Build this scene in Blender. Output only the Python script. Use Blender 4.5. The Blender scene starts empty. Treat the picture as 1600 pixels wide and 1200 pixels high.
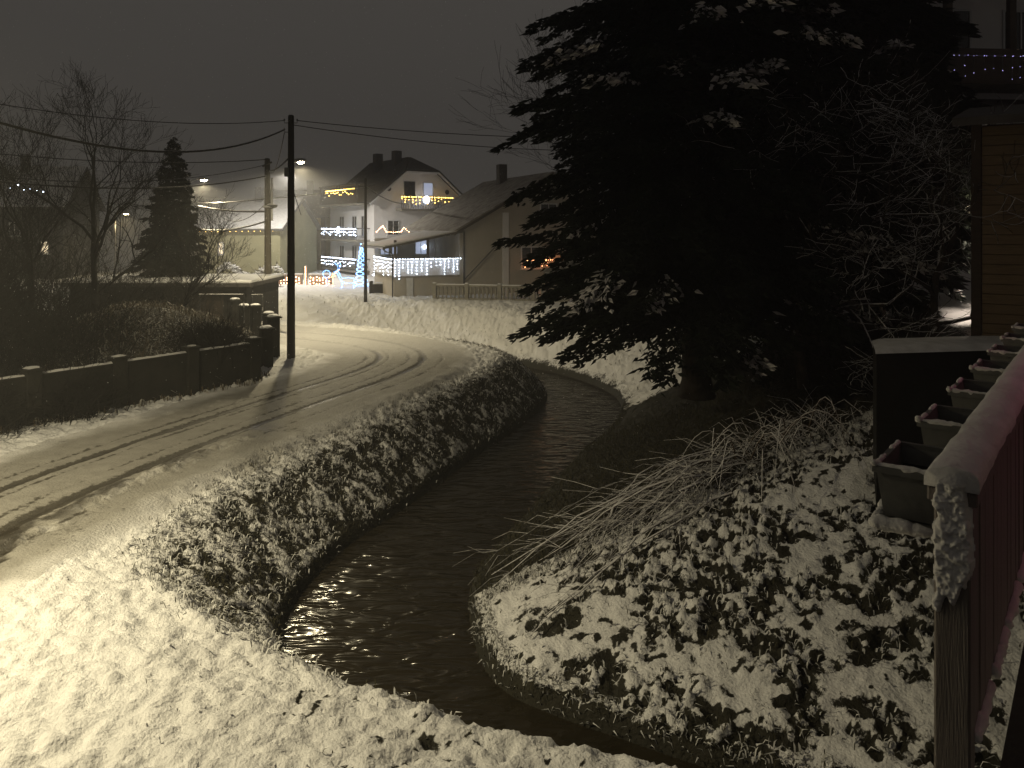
import bpy, math, random
import numpy as np
from mathutils import Vector, Matrix

random.seed(7); RNG = np.random.default_rng(11)
R = math.radians
sc = bpy.context.scene
col = sc.collection

# ------------------------------------------------------------------ camera
CAM_Z = 4.3; F = 1200.0; HOR = 355.0
cd = bpy.data.cameras.new('camera'); cam = bpy.data.objects.new('camera', cd); col.objects.link(cam)
cam.location = (0, 0, CAM_Z); cam.rotation_euler = (R(90), 0, 0)
cd.sensor_width = 36; cd.lens = 27; cd.shift_y = -(600-HOR)/1600
cd.clip_start = .05; cd.clip_end = 1500
sc.camera = cam
# ------------------------------------------------------------------ overcast night sky
w = bpy.data.worlds.new('World'); sc.world = w; w.use_nodes = True
wb = w.node_tree.nodes['Background']
wb.inputs[0].default_value = (.061, .056, .0505, 1); wb.inputs[1].default_value = 1.0
sc.view_settings.view_transform = 'Standard'; sc.view_settings.look = 'None'
sc.view_settings.exposure = 0; sc.view_settings.gamma = 1
sc.render.engine = 'CYCLES'
sc.cycles.use_denoising = True
sc.cycles.use_adaptive_sampling = True; sc.cycles.adaptive_threshold = .02
sc.cycles.max_bounces = 5; sc.cycles.diffuse_bounces = 3; sc.cycles.glossy_bounces = 2
sc.cycles.volume_bounces = 0; sc.cycles.transparent_max_bounces = 6
sc.cycles.sample_clamp_indirect = 3.0
sc.cycles.sample_clamp_direct = 0
sc.cycles.caustics_reflective = False; sc.cycles.caustics_refractive = False

# ------------------------------------------------------------------ helpers
def at(x, y, D): return Vector(((x-800)/F*D, D, CAM_Z-(y-HOR)/F*D))
def tag(o, label=None, cat=None, group=None, kind=None):
    if label: o['label'] = label
    if cat: o['category'] = cat
    if group: o['group'] = group
    if kind: o['kind'] = kind
    return o
def empty(name, loc=(0,0,0), rz=0, label=None, cat=None, group=None):
    o = bpy.data.objects.new(name, None); o.empty_display_size = .2
    o.location = loc; o.rotation_euler = (0, 0, rz); col.objects.link(o)
    return tag(o, label, cat, group)
def link(name, me, mat=None, parent=None, loc=None, smooth=False):
    o = bpy.data.objects.new(name, me); col.objects.link(o)
    if mat is not None and not me.materials: me.materials.append(mat)
    if parent is not None: o.parent = parent
    if loc is not None: o.location = loc
    if smooth and len(me.polygons): me.polygons.foreach_set('use_smooth', np.ones(len(me.polygons), bool))
    return o
def np_mesh(name, V, quads=None, tris=None, attrs=None):
    V = np.asarray(V, np.float32); me = bpy.data.meshes.new(name)
    nq = 0 if quads is None else len(quads); nt = 0 if tris is None else len(tris)
    loops = []; 
    if nq: loops.append(np.asarray(quads, np.int32).ravel())
    if nt: loops.append(np.asarray(tris, np.int32).ravel())
    loops = np.concatenate(loops)
    me.vertices.add(len(V)); me.vertices.foreach_set('co', V.ravel())
    me.loops.add(len(loops)); me.loops.foreach_set('vertex_index', loops)
    me.polygons.add(nq+nt)
    ls = np.concatenate([np.arange(nq)*4, nq*4+np.arange(nt)*3]).astype(np.int32)
    me.polygons.foreach_set('loop_start', ls)
    try: me.polygons.foreach_set('loop_total', np.concatenate([np.full(nq,4), np.full(nt,3)]).astype(np.int32))
    except Exception: pass
    me.update(calc_edges=True)
    for k, a in (attrs or {}).items():
        at_ = me.attributes.new(k, 'FLOAT', 'POINT'); at_.data.foreach_set('value', np.asarray(a, np.float32))
    me.validate()
    return me
class MB:
    def __init__(s): s.v = []; s.f = []; s.a = []
    def add(s, vs, fs, a=0.0):
        b = len(s.v); s.v += [tuple(v) for v in vs]; s.f += [tuple(i+b for i in f) for f in fs]; s.a += [a]*len(vs); return s
    def box(s, x0, x1, y0, y1, z0, z1, a=0.0):
        return s.add([(x0,y0,z0),(x1,y0,z0),(x1,y1,z0),(x0,y1,z0),(x0,y0,z1),(x1,y0,z1),(x1,y1,z1),(x0,y1,z1)],
                     [(3,2,1,0),(4,5,6,7),(0,1,5,4),(1,2,6,5),(2,3,7,6),(3,0,4,7)], a)
    def bbox(s, x0, x1, y0, y1, z0, z1, b=.01):
        # box with chamfered vertical and top edges
        vs = []; 
        for (z, i) in ((z0, 0), (z1-b, 0), (z1, b)):
            xa, xb, ya, yb = x0+i, x1-i, y0+i, y1-i; c = b
            vs += [(xa+c,ya,z),(xb-c,ya,z),(xb,ya+c,z),(xb,yb-c,z),(xb-c,yb,z),(xa+c,yb,z),(xa,yb-c,z),(xa,ya+c,z)]
        fs = [tuple(range(7,-1,-1)), tuple(range(16,24))]
        for k in range(2):
            for i in range(8):
                j = (i+1) % 8; fs.append((k*8+i, k*8+j, k*8+8+j, k*8+8+i))
        return s.add(vs, fs)
    def prism(s, poly, d0, d1, axis='y'):
        # poly: list of (u,z); extruded along y (u = x) or along x (u = y)
        n = len(poly); P = (lambda u,z,d: (u,d,z)) if axis == 'y' else (lambda u,z,d: (d,u,z))
        vs = [P(u,z,d0) for u,z in poly]+[P(u,z,d1) for u,z in poly]
        fs = [tuple(range(n)), tuple(range(2*n-1,n-1,-1))]+[(i+n,(i+1)%n+n,(i+1)%n,i) for i in range(n)]
        return s.add(vs, fs)
    def tube(s, pts, radii, n=6, a=0.0, cap=True):
        pts = [Vector(p) for p in pts]
        if not hasattr(radii, '__len__'): radii = [radii]*len(pts)
        b = len(s.v); prev = None
        for i, p in enumerate(pts):
            t = (pts[min(i+1, len(pts)-1)]-pts[max(i-1, 0)])
            if t.length < 1e-6: t = Vector((0,0,1))
            t.normalize()
            if prev is None:
                u = t.orthogonal().normalized()
            else:
                u = prev - t*prev.dot(t)
                u = u.normalized() if u.length > 1e-5 else t.orthogonal().normalized()
            prev = u; vv = t.cross(u)
            for k in range(n):
                an = 2*math.pi*k/n; s.v.append(tuple(p+(u*math.cos(an)+vv*math.sin(an))*radii[i])); s.a.append(a)
        for i in range(len(pts)-1):
            for k in range(n):
                j = (k+1) % n; s.f.append((b+i*n+k, b+i*n+j, b+(i+1)*n+j, b+(i+1)*n+k))
        if cap and n > 2:
            s.f.append(tuple(b+k for k in range(n-1,-1,-1))); s.f.append(tuple(b+(len(pts)-1)*n+k for k in range(n)))
        return s
    def octa(s, c, r, rz=None, a=0.0):
        x, y, z = c; rz = rz or r
        return s.add([(x+r,y,z),(x,y+r,z),(x-r,y,z),(x,y-r,z),(x,y,z+rz),(x,y,z-rz)],
                     [(0,1,4),(1,2,4),(2,3,4),(3,0,4),(1,0,5),(2,1,5),(3,2,5),(0,3,5)], a)
    def lump(s, c, r, n=8, m=5, jit=.25, sq=(1,1,1), a=0.0):
        vs = [(c[0], c[1], c[2]+r*sq[2])]
        for i in range(1, m):
            th = math.pi*i/m
            for k in range(n):
                ph = 2*math.pi*(k+.5*(i%2))/n; q = r*(1+random.uniform(-jit, jit))
                vs.append((c[0]+q*sq[0]*math.sin(th)*math.cos(ph), c[1]+q*sq[1]*math.sin(th)*math.sin(ph), c[2]+q*sq[2]*math.cos(th)))
        vs.append((c[0], c[1], c[2]-r*sq[2])); fs = []
        for k in range(n): fs.append((0, 1+k, 1+(k+1)%n)); fs.append((len(vs)-1, 1+(m-2)*n+(k+1)%n, 1+(m-2)*n+k))
        for i in range(m-2):
            for k in range(n): fs.append((1+i*n+k, 1+(i+1)*n+k, 1+(i+1)*n+(k+1)%n, 1+i*n+(k+1)%n))
        return s.add(vs, fs, a)
    def mesh(s, name, attr=None):
        me = bpy.data.meshes.new(name); me.from_pydata(s.v, [], s.f); me.update()
        if attr:
            q = me.attributes.new(attr, 'FLOAT', 'POINT'); q.data.foreach_set('value', np.array(s.a, np.float32))
        return me
    def build(s, name, mat, parent=None, loc=None, smooth=False, attr=None):
        return link(name, s.mesh(name, attr), mat, parent, loc, smooth)

# numpy noise
_T = RNG.random(1 << 16).astype(np.float32)
def vnoise(x, y, seed=0):
    xi = np.floor(x).astype(np.int64); yi = np.floor(y).astype(np.int64)
    fx = x-xi; fy = y-yi; fx = fx*fx*(3-2*fx); fy = fy*fy*(3-2*fy)
    def h(a, b): return _T[((a*73856093) ^ (b*19349663) ^ (seed*83492791)) & 0xffff]
    return (h(xi,yi)*(1-fx)+h(xi+1,yi)*fx)*(1-fy)+(h(xi,yi+1)*(1-fx)+h(xi+1,yi+1)*fx)*fy
def fbm(x, y, oct=4, seed=0):
    s = 0; a = .5; t = 0
    for i in range(oct):
        s = s+a*vnoise(x*2**i+i*7.3, y*2**i-i*3.1, seed+i); t += a; a *= .5
    return s/t
def sm(t): t = np.clip(t, 0, 1); return t*t*(3-2*t)
def poly_dist(X, Y, pts):
    best = np.full(X.shape, 1e9); par = np.zeros(X.shape); side = np.zeros(X.shape); acc = 0
    for (ax, ay), (bx, by) in zip(pts[:-1], pts[1:]):
        dx, dy = bx-ax, by-ay; L2 = dx*dx+dy*dy
        t = np.clip(((X-ax)*dx+(Y-ay)*dy)/L2, 0, 1); qx = X-ax-t*dx; qy = Y-ay-t*dy
        d = np.hypot(qx, qy); m = d < best
        best = np.where(m, d, best); par = np.where(m, acc+t*math.sqrt(L2), par)
        side = np.where(m, np.sign(dx*(Y-ay)-dy*(X-ax)), side); acc += math.sqrt(L2)
    return best, par, side
def inside(X, Y, poly):
    c = np.zeros(X.shape, bool); n = len(poly)
    for i in range(n):
        x0, y0 = poly[i]; x1, y1 = poly[(i+1) % n]
        if y0 == y1: continue
        c ^= ((y0 > Y) != (y1 > Y)) & (X < (x1-x0)*(Y-y0)/(y1-y0)+x0)
    return c
def chaikin(p, k=2):
    p = [tuple(map(float, q)) for q in p]
    for _ in range(k):
        o = [p[0]]
        for a, b in zip(p[:-1], p[1:]):
            o += [(a[0]*.75+b[0]*.25, a[1]*.75+b[1]*.25), (a[0]*.25+b[0]*.75, a[1]*.25+b[1]*.75)]
        p = o+[p[-1]]
    return p

# ------------------------------------------------------------------ materials
def nodes_of(m): return m.node_tree.nodes, m.node_tree.links
def mat(name, c1, c2=None, rough=.8, scale=6.0, bump=0.0, bscale=None, spec=.3, metal=0, stretch=None):
    m = bpy.data.materials.new(name); m.use_nodes = True; N, L = nodes_of(m); b = N['Principled BSDF']
    c2 = c2 or tuple(v*.75 for v in c1)
    tc = N.new('ShaderNodeTexCoord'); mp = N.new('ShaderNodeMapping'); L.new(tc.outputs['Object'], mp.inputs[0])
    if stretch: mp.inputs['Scale'].default_value = stretch
    n = N.new('ShaderNodeTexNoise'); n.inputs['Scale'].default_value = scale; n.inputs['Detail'].default_value = 5
    L.new(mp.outputs[0], n.inputs[0])
    r = N.new('ShaderNodeMapRange'); r.inputs[1].default_value = .3; r.inputs[2].default_value = .7; L.new(n.outputs[0], r.inputs[0])
    x = N.new('ShaderNodeMix'); x.data_type = 'RGBA'; x.inputs[6].default_value = (*c1,1); x.inputs[7].default_value = (*c2,1)
    L.new(r.outputs[0], x.inputs[0]); L.new(x.outputs[2], b.inputs['Base Color'])
    b.inputs['Roughness'].default_value = rough; b.inputs['Specular IOR Level'].default_value = spec; b.inputs['Metallic'].default_value = metal
    if bump:
        n2 = N.new('ShaderNodeTexNoise'); n2.inputs['Scale'].default_value = bscale or scale*4; n2.inputs['Detail'].default_value = 4
        L.new(mp.outputs[0], n2.inputs[0]); bp = N.new('ShaderNodeBump'); bp.inputs['Strength'].default_value = bump; bp.inputs['Distance'].default_value = .02
        L.new(n2.outputs[0], bp.inputs['Height']); L.new(bp.outputs[0], b.inputs['Normal'])
    return m
def emat(name, c, s):
    m = bpy.data.materials.new(name); m.use_nodes = True; N, L = nodes_of(m); b = N['Principled BSDF']
    b.inputs['Base Color'].default_value = (.3,.3,.3,1)
    b.inputs['Emission Color'].default_value = (*c,1); b.inputs['Emission Strength'].default_value = s
    return m
def snow_on(name, c1, c2, thr=.35, amount=1.0, rough=.85, scale=8, bump=.4):
    """bark, wood or stone that carries snow on its upward faces"""
    m = mat(name, c1, c2, rough, scale, bump); N, L = nodes_of(m); b = N['Principled BSDF']
    src = b.inputs['Base Color'].links[0].from_socket
    g = N.new('ShaderNodeNewGeometry'); sp = N.new('ShaderNodeSeparateXYZ'); L.new(g.outputs['Normal'], sp.inputs[0])
    n = N.new('ShaderNodeTexNoise'); n.inputs['Scale'].default_value = 9; n.inputs['Detail'].default_value = 4; L.new(g.outputs['Position'], n.inputs[0])
    a = N.new('ShaderNodeMath'); a.operation = 'MULTIPLY_ADD'; a.inputs[1].default_value = 1.2; a.inputs[2].default_value = -.6
    L.new(n.outputs[0], a.inputs[0]); ad = N.new('ShaderNodeMath'); L.new(sp.outputs[2], ad.inputs[0]); L.new(a.outputs[0], ad.inputs[1])
    r = N.new('ShaderNodeMapRange'); r.inputs[1].default_value = thr; r.inputs[2].default_value = thr+.25; r.inputs[4].default_value = amount
    L.new(ad.outputs[0], r.inputs[0])
    x = N.new('ShaderNodeMix'); x.data_type = 'RGBA'; x.inputs[7].default_value = (.78,.77,.76,1)
    L.new(r.outputs[0], x.inputs[0]); L.new(src, x.inputs[6]); L.new(x.outputs[2], b.inputs['Base Color'])
    return m
def attr_mix(name, attr, ca, cb, rough=.85, noise=0.0, nscale=20):
    m = bpy.data.materials.new(name); m.use_nodes = True; N, L = nodes_of(m); b = N['Principled BSDF']
    a = N.new('ShaderNodeAttribute'); a.attribute_name = attr
    x = N.new('ShaderNodeMix'); x.data_type = 'RGBA'; x.inputs[6].default_value = (*ca,1); x.inputs[7].default_value = (*cb,1)
    L.new(a.outputs['Fac'], x.inputs[0]); L.new(x.outputs[2], b.inputs['Base Color'])
    b.inputs['Roughness'].default_value = rough; b.inputs['Specular IOR Level'].default_value = .2
    return m
M = {}
M['snow'] = mat('snow', (.80,.80,.80), (.70,.70,.71), .7, 3, .6, 22)
M['crust'] = mat('snow_crust', (.66,.65,.64), (.5,.49,.47), .8, 5, .6, 30)
M['pole_dark'] = snow_on('tarred_wood', (.022,.018,.014), (.012,.010,.008), .95, .4)
M['pole_grey'] = mat('weathered_pole', (.12,.105,.08), (.07,.06,.045), .85, 4, .3, 30, stretch=(6,6,.5))
M['metal'] = mat('dark_metal', (.06,.06,.06), (.04,.04,.04), .45, 8, spec=.5)
M['zinc'] = mat('zinc', (.25,.25,.25), (.18,.18,.18), .5, 8, metal=.6)
M['cable'] = snow_on('cable_rubber', (.015,.015,.015), (.02,.02,.02), .55, .5)
M['snowcable'] = snow_on('snowy_cable', (.05,.05,.05), (.06,.06,.06), .05, 1.0)
M['concrete_dark'] = mat('mossy_concrete', (.026,.024,.019), (.011,.011,.008), .9, 3, .5, 25)
M['concrete'] = mat('concrete', (.30,.28,.24), (.2,.19,.16), .9, 4, .4, 25)
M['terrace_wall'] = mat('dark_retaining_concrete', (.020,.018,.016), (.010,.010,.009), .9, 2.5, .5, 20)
M['plaster_beige'] = mat('beige_plaster', (.42,.38,.32), (.36,.33,.28), .9, 1.2, .2, 30)
M['plaster_white'] = mat('pale_plaster', (.72,.70,.69), (.64,.62,.61), .9, 1.0, .2, 30)
M['plaster_yellow'] = mat('yellow_plaster', (.42,.36,.2), (.34,.3,.17), .9, 1.0, .2, 30)
M['plaster_olive'] = mat('olive_plaster', (.26,.24,.14), (.2,.19,.11), .9, 1.0, .2, 30)
M['roof'] = mat('dusted_roof_tiles', (.33,.31,.27), (.12,.10,.085), .85, 2.2, .5, 26)
M['roof_dark'] = mat('dark_roof', (.05,.045,.042), (.08,.075,.07), .85, 3, .4, 20)
M['wood_dark'] = mat('dark_timber', (.05,.035,.022), (.03,.022,.015), .7, 5, .3, 30, stretch=(1,1,6))
M['plank'] = mat('brown_plank', (.16,.112,.058), (.095,.066,.034), .6, 5, .35, 22, stretch=(.6,4,9))
M['glass'] = mat('dark_glass', (.012,.013,.016), (.02,.02,.024), .08, 3, spec=.6)
M['frame_white'] = mat('white_frame', (.62,.62,.62), (.52,.52,.52), .5, 5)
M['planter'] = mat('dark_plastic', (.13,.13,.12), (.09,.09,.085), .45, 10, .1, spec=.4)
M['board'] = mat('railing_board', (.16,.135,.12), (.10,.085,.075), .55, 7, .35, 40, stretch=(6,6,.4), spec=.5)
M['bark'] = snow_on('bare_bark', (.040,.032,.024), (.02,.016,.012), .3, 1.0)
M['bark_dark'] = mat('spruce_bark', (.030,.022,.016), (.016,.012,.009), .95, 5, .8, 12)
M['twig'] = snow_on('cut_twig', (.12,.085,.055), (.07,.05,.035), .05, .85)
M['thicket'] = mat('dry_thicket', (.016,.014,.010), (.010,.009,.007), .95, 3)
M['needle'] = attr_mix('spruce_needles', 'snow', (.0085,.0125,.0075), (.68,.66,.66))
M['grass'] = attr_mix('bank_grass', 'snow', (.052,.047,.026), (.74,.74,.72))
M['straw'] = attr_mix('dry_straw', 'snow', (.10,.078,.045), (.55,.54,.5))
M['led_white'] = emat('led_cool_white', (.70,.82,1.0), 17)
M['led_blue'] = emat('led_blue', (.16,.42,1.0), 10)
M['led_yellow'] = emat('led_amber', (1.0,.60,.12), 13)
M['led_warm'] = emat('led_warm_white', (1.0,.46,.24), 20)
M['led_orange'] = emat('led_orange', (1.0,.36,.14), 12)
M['led_violet'] = emat('led_violet_blue', (.50,.47,1.0), 2.2)
M['lens'] = emat('street_lamp_lens', (1.0,.86,.55), 140)
M['lens_warm'] = emat('warm_lamp_lens', (1.0,.78,.38), 60)
M['lens_pink'] = emat('pink_lamp_lens', (1.0,.12,.35), 10)
M['bluish_pane'] = emat('glowing_bluish_pane', (.62,.72,1.0), .5)  # faint glow paints a bluish reflection into the panes
M['window_warm'] = emat('lit_window_warm', (1.0,.8,.5), 1.5)
# ground material : snow coverage attribute + noise
def terrain_mat(name, ground_a, ground_b, snow_a, snow_b, nscale, contrast):
    m = bpy.data.materials.new(name); m.use_nodes = True; N, L = nodes_of(m); b = N['Principled BSDF']
    g = N.new('ShaderNodeNewGeometry'); at_ = N.new('ShaderNodeAttribute'); at_.attribute_name = 'snow'
    wt = N.new('ShaderNodeAttribute'); wt.attribute_name = 'wet'
    n = N.new('ShaderNodeTexNoise'); n.inputs['Scale'].default_value = nscale; n.inputs['Detail'].default_value = 7; n.inputs['Roughness'].default_value = .65
    L.new(g.outputs['Position'], n.inputs[0])
    k = N.new('ShaderNodeMath'); k.operation = 'MULTIPLY_ADD'; k.inputs[1].default_value = contrast; k.inputs[2].default_value = -contrast*.5
    L.new(n.outputs[0], k.inputs[0]); ad = N.new('ShaderNodeMath'); L.new(k.outputs[0], ad.inputs[0]); L.new(at_.outputs['Fac'], ad.inputs[1])
    r = N.new('ShaderNodeMapRange'); r.inputs[1].default_value = .38; r.inputs[2].default_value = .62; r.interpolation_type = 'SMOOTHSTEP'; L.new(ad.outputs[0], r.inputs[0])
    n3 = N.new('ShaderNodeTexNoise'); n3.inputs['Scale'].default_value = 3.2; n3.inputs['Detail'].default_value = 5; L.new(g.outputs['Position'], n3.inputs[0])
    def mx(ca, cb, f):
        x = N.new('ShaderNodeMix'); x.data_type = 'RGBA'
        for i, c in ((6, ca), (7, cb)):
            if isinstance(c, tuple): x.inputs[i].default_value = (*c,1)
            else: L.new(c, x.inputs[i])
        L.new(f, x.inputs[0]); return x.outputs[2]
    gr = mx(ground_a, ground_b, n3.outputs[0]); sn = mx(snow_a, snow_b, n3.outputs[0])
    cl = N.new('ShaderNodeAttribute'); cl.attribute_name = 'clean_lit'
    c = mx(gr, sn, r.outputs[0]); c = mx(c, (.76,.75,.73), cl.outputs['Fac']); c = mx(c, (.030,.025,.017), wt.outputs['Fac'])
    L.new(c, b.inputs['Base Color'])
    rr = N.new('ShaderNodeMapRange'); rr.inputs[3].default_value = .75; rr.inputs[4].default_value = .22; L.new(wt.outputs['Fac'], rr.inputs[0]); L.new(rr.outputs[0], b.inputs['Roughness'])
    b.inputs['Specular IOR Level'].default_value = .25
    n2 = N.new('ShaderNodeTexNoise'); n2.inputs['Scale'].default_value = 26; n2.inputs['Detail'].default_value = 5; L.new(g.outputs['Position'], n2.inputs[0])
    bp = N.new('ShaderNodeBump'); bp.inputs['Strength'].default_value = .9; bp.inputs['Distance'].default_value = .03
    L.new(n2.outputs[0], bp.inputs['Height']); L.new(bp.outputs[0], b.inputs['Normal'])
    return m
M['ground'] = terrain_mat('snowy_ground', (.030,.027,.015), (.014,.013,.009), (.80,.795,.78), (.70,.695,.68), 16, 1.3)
M['road'] = terrain_mat('slushy_road', (.10,.09,.07), (.055,.05,.04), (.38,.365,.325), (.20,.19,.165), 9, 1.5)
m = bpy.data.materials.new('murky_water'); m.use_nodes = True; N, L = nodes_of(m); b = N['Principled BSDF']
b.inputs['Base Color'].default_value = (.022,.0175,.0095,1); b.inputs['Roughness'].default_value = .17; b.inputs['IOR'].default_value = 1.33; b.inputs['Specular IOR Level'].default_value = .5
g = N.new('ShaderNodeNewGeometry'); mp = N.new('ShaderNodeMapping'); mp.inputs['Scale'].default_value = (1.0, 2.7, 1); mp.inputs['Rotation'].default_value = (0,0,R(-18)); L.new(g.outputs['Position'], mp.inputs[0])
n = N.new('ShaderNodeTexNoise'); n.inputs['Scale'].default_value = 1.75; n.inputs['Detail'].default_value = 1.6; n.inputs['Distortion'].default_value = .6; L.new(mp.outputs[0], n.inputs[0])
bp = N.new('ShaderNodeBump'); bp.inputs['Strength'].default_value = 1.0; bp.inputs['Distance'].default_value = .10; L.new(n.outputs[0], bp.inputs['Height']); L.new(bp.outputs[0], b.inputs['Normal'])
M['water'] = m

# ------------------------------------------------------------------ terrain
ZW = -1.5
LEFT = chaikin([(-45,44),(-30,42),(-16,40),(-9.5,38.2),(-5,35.5),(-1.5,32),(.9,29),(1.36,26.3),(.58,23.2),(-.97,19.3),(-2.13,16),(-2.99,14.06),(-3.35,12.4),(-3.35,11.0),(-2.75,9.75),(-1.7,8.8),(-.6,8.2),(.3,7.85),(1.1,7.5),(2,7.1),(4,6.1),(8,3.2),(14,-3)], 2)
RIGHT = chaikin([(-45,46.5),(-30,44.5),(-16,42.2),(-9,40.3),(-4.5,37.5),(-1.2,34.2),(.53,32),(2,30.3),(3.25,27.8),(3.7,25.3),(2.95,22),(1.6,19.07),(.39,15.6),(-.34,13.5),(-.68,12.5),(-.66,11.5),(-.42,10.16),(-.08,9.53),(.53,9.1),(1.17,8.75),(2.06,8.24),(4,7.3),(8.4,4.6),(15,-1)], 2)
WPOLY = LEFT+RIGHT[::-1]
ROADC = chaikin([(-9.5,-12),(-8.8,2),(-8.3,9),(-7.9,11.8),(-7.25,14.3),(-6.4,16.8),(-5.1,20),(-4.1,22.5),(-3.5,25),(-4.1,27.4),(-6.4,29.6),(-9.6,31.3),(-15,33.5),(-26,37),(-50,43)], 2)
WALL = [(-19.5,4),(-14.2,12),(-10.9,16.3),(-7.25,21.5)]
GARDEN = WALL+[(-7.9,24.5),(-9.0,27.3),(-10.9,29.2),(-14,31),(-27,35.2),(-50,41)]
def terrain(X, Y, detail=True):
    dl, pl, _ = poly_dist(X, Y, LEFT); dr, pr, _ = poly_dist(X, Y, RIGHT)
    inw = inside(X, Y, WPOLY); left = dl < dr
    # left / road bank
    wl = np.interp(Y, [8.2, 10.5, 22, 30], [1.15, 1.95, 1.75, 1.6])
    t = np.clip(dl/wl, 0, 1)
    zl = ZW+.10*sm(dl/.08)+1.22*(1-(1-t)**1.5)+.18*sm((dl-wl)/1.4)
    # garden behind the wall
    dg, pg, sg = poly_dist(X, Y, GARDEN)
    ing = sg > 0
    mound = 1.15*np.exp(-(((X+11.3)/2.6)**2+((Y-23.6)/2.2)**2))+.45*np.exp(-(((X+8.6)/1.2)**2+((Y-22.6)/1.2)**2))
    zg = .55*sm((dg-.1)/.3)+mound*sm(dg/1.0)+.03*np.clip(dg, 0, 30)
    zl = np.where(ing, np.maximum(zl, 0)+zg, zl)
    # right bank
    sl = np.interp(Y, [8, 12, 17, 24, 30, 36], [.27, .27, .34, .46, .5, .52])
    base = np.interp(X, [0, 2, 5, 6.8, 8.2, 12], [.3, .5, 1.0, 1.25, 2.32, 2.36])
    far = sm((Y-29)/8)*sm((11-X)/3); base = base*(1-far)+.27*far
    near = sm((11.2-Y)/1.5); base = base*(1-near)+np.minimum(base, .9)*near
    q = ZW+.16*sm(dr/.07)+sl*dr
    k = .35; h = np.clip(.5+.5*(base-q)/k, 0, 1); zr = base*(1-h)+q*h-k*h*(1-h)
    z = np.where(left, zl, zr)
    z = np.where(inw, ZW-.35*sm(np.minimum(dl, dr)/.35)-.02, z)
    drd, prd, srd = poly_dist(X, Y, ROADC); sd0 = drd*srd
    drd = drd+.5*(fbm(X*.9, Y*.9, 3, 66)-.5)+.16*(fbm(X*6, Y*6, 2, 67)-.5)
    onroad = (drd < 2.45) & left & ~ing & ~inw & (dl > 1.75)
    zroad = -.02*np.ones_like(X)
    blend = sm((2.45-drd)/.5)*left*(~ing)*sm((dl-1.6)/.5)
    z = z*(1-blend)+zroad*blend
    z = z+9*sm((Y-90)/65)*(.5+1.0*fbm(X*.02, Y*.02, 2, 68))
    info = dict(dl=dl, dr=dr, inw=inw, left=left, ing=ing, dg=dg, onroad=onroad, drd=drd, srd=srd, prd=prd, wl=wl)
    if detail:
        bank = left & ~inw & (dl < wl*1.05) & ~ing
        right = ~left & ~inw
        d = np.zeros_like(X)
        f1 = fbm(X*1.1, Y*1.1, 4, 3)-.5; f2 = fbm(X*5, Y*5, 3, 9)-.5; f3 = fbm(X*12, Y*12, 2, 17)-.5
        d += np.where(left & ~bank & ~onroad & ~ing, -.02*sm((.36-vnoise(X*17, Y*17, 83))/.25)+.10*f1+.085*f2+.115*f3+.06*(vnoise(X*23,Y*23,19)-.5), 0)
        d += np.where(bank, .16*f1+.16*f2+.12*f3+.05*(vnoise(X*24,Y*24,29)-.5), 0)*np.clip(dl/.3, 0, 1)
        # clods of the near right bank : snow pillows with holes between
        l1 = fbm(X*1.5+3, Y*1.8, 3, 31); l2 = .7*vnoise(X*9, Y*10, 41)+.3*vnoise(X*4,Y*4,42); l3 = vnoise(X*20, Y*20, 43)
        rough = np.where(right, sm((l1-.36)/.26)*sm((X+.6)/2.4)*sm((17-Y)/3), 0)
        pill = np.abs(l2*2-1)
        d += np.where(right, .12*f1+.06*f2+.06*f3+.03*(vnoise(X*25,Y*25,23)-.5)+rough*(.24*(l2-.5)+.15*(l3-.5)+.05*(vnoise(X*29,Y*29,47)-.5)-.02), 0)*np.clip(dr/.25, 0, 1)
        d += np.where(ing, .18*f1+.10*f2, 0)
        d += np.where(right & (Y > 24) & (dr < 6), .14*(fbm(X*2.4+Y*.9, Y*1.2-X*.5, 3, 26)-.5)+.10*(fbm(X*6+Y*2, Y*4, 2, 27)-.5), 0)*np.clip(dr/.4, 0, 1)
        info['rough'] = rough; info['l2'] = l2; info['l3'] = l3; info['f2'] = f2; info['f1'] = f1
        # tyre ruts
        wob = .10*(fbm(prd*.25, prd*0+4, 2, 5)-.5)
        sgn = sd0+wob
        rut = np.zeros_like(X)
        for off, wd, st in ((.72,.105,1), (-.72,.115,1), (1.15,.07,.4), (-.25,.07,.35), (.42,.05,.4), (-1.35,.06,.3)):
            rut = np.maximum(rut, st*np.exp(-((sgn-off)/wd)**2))
        rut *= (.55+.9*fbm(X*1.3, Y*1.3, 3, 77))
        rut *= np.where(Y < 27, 1, .55)
        info['rut'] = rut
        d += np.where(onroad, -.035*np.clip(rut, 0, 1)+.020*f1+.020*f2+.010*f3, 0)
        # pushed-up slush ridge along the right track
        ridge = np.exp(-((sgn+1.25)/.22)**2)*sm((Y-9.5)/1)*sm((16.5-Y)/2)*sm((fbm(X*2, Y*2, 2, 8)-.35)/.2)
        d += np.where(onroad, ridge*(.05+.16*f2+.16*f3), 0); info['ridge'] = ridge; info['sgn'] = sgn
        z = z+d
    return z, info
def grid1(segs):
    out = [segs[0][0]]
    for a, b, st in segs:
        n = max(1, int(round((b-a)/st))); out += list(np.linspace(a, b, n+1)[1:])
    return np.array(out)
def grow(a, b, s0, s1):
    out = []; x = a; sgn = 1 if b > a else -1
    while (b-x)*sgn > 0:
        f = min(1, abs(x-a)/max(1e-6, abs(b-a))*2.2); x += sgn*(s0+(s1-s0)*f); out.append(x)
    return out
xs = sorted(grow(-9.2, -130, .07, 3.5))+list(grid1([(-9.2, 6.6, .047)]))+grow(6.6, 130, .07, 3.5)
ys = sorted(grow(4.6, -12, .08, .6))+list(grid1([(4.6, 16, .045), (16, 27, .068), (27, 45, .14)]))+grow(45, 165, .2, 4)
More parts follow.
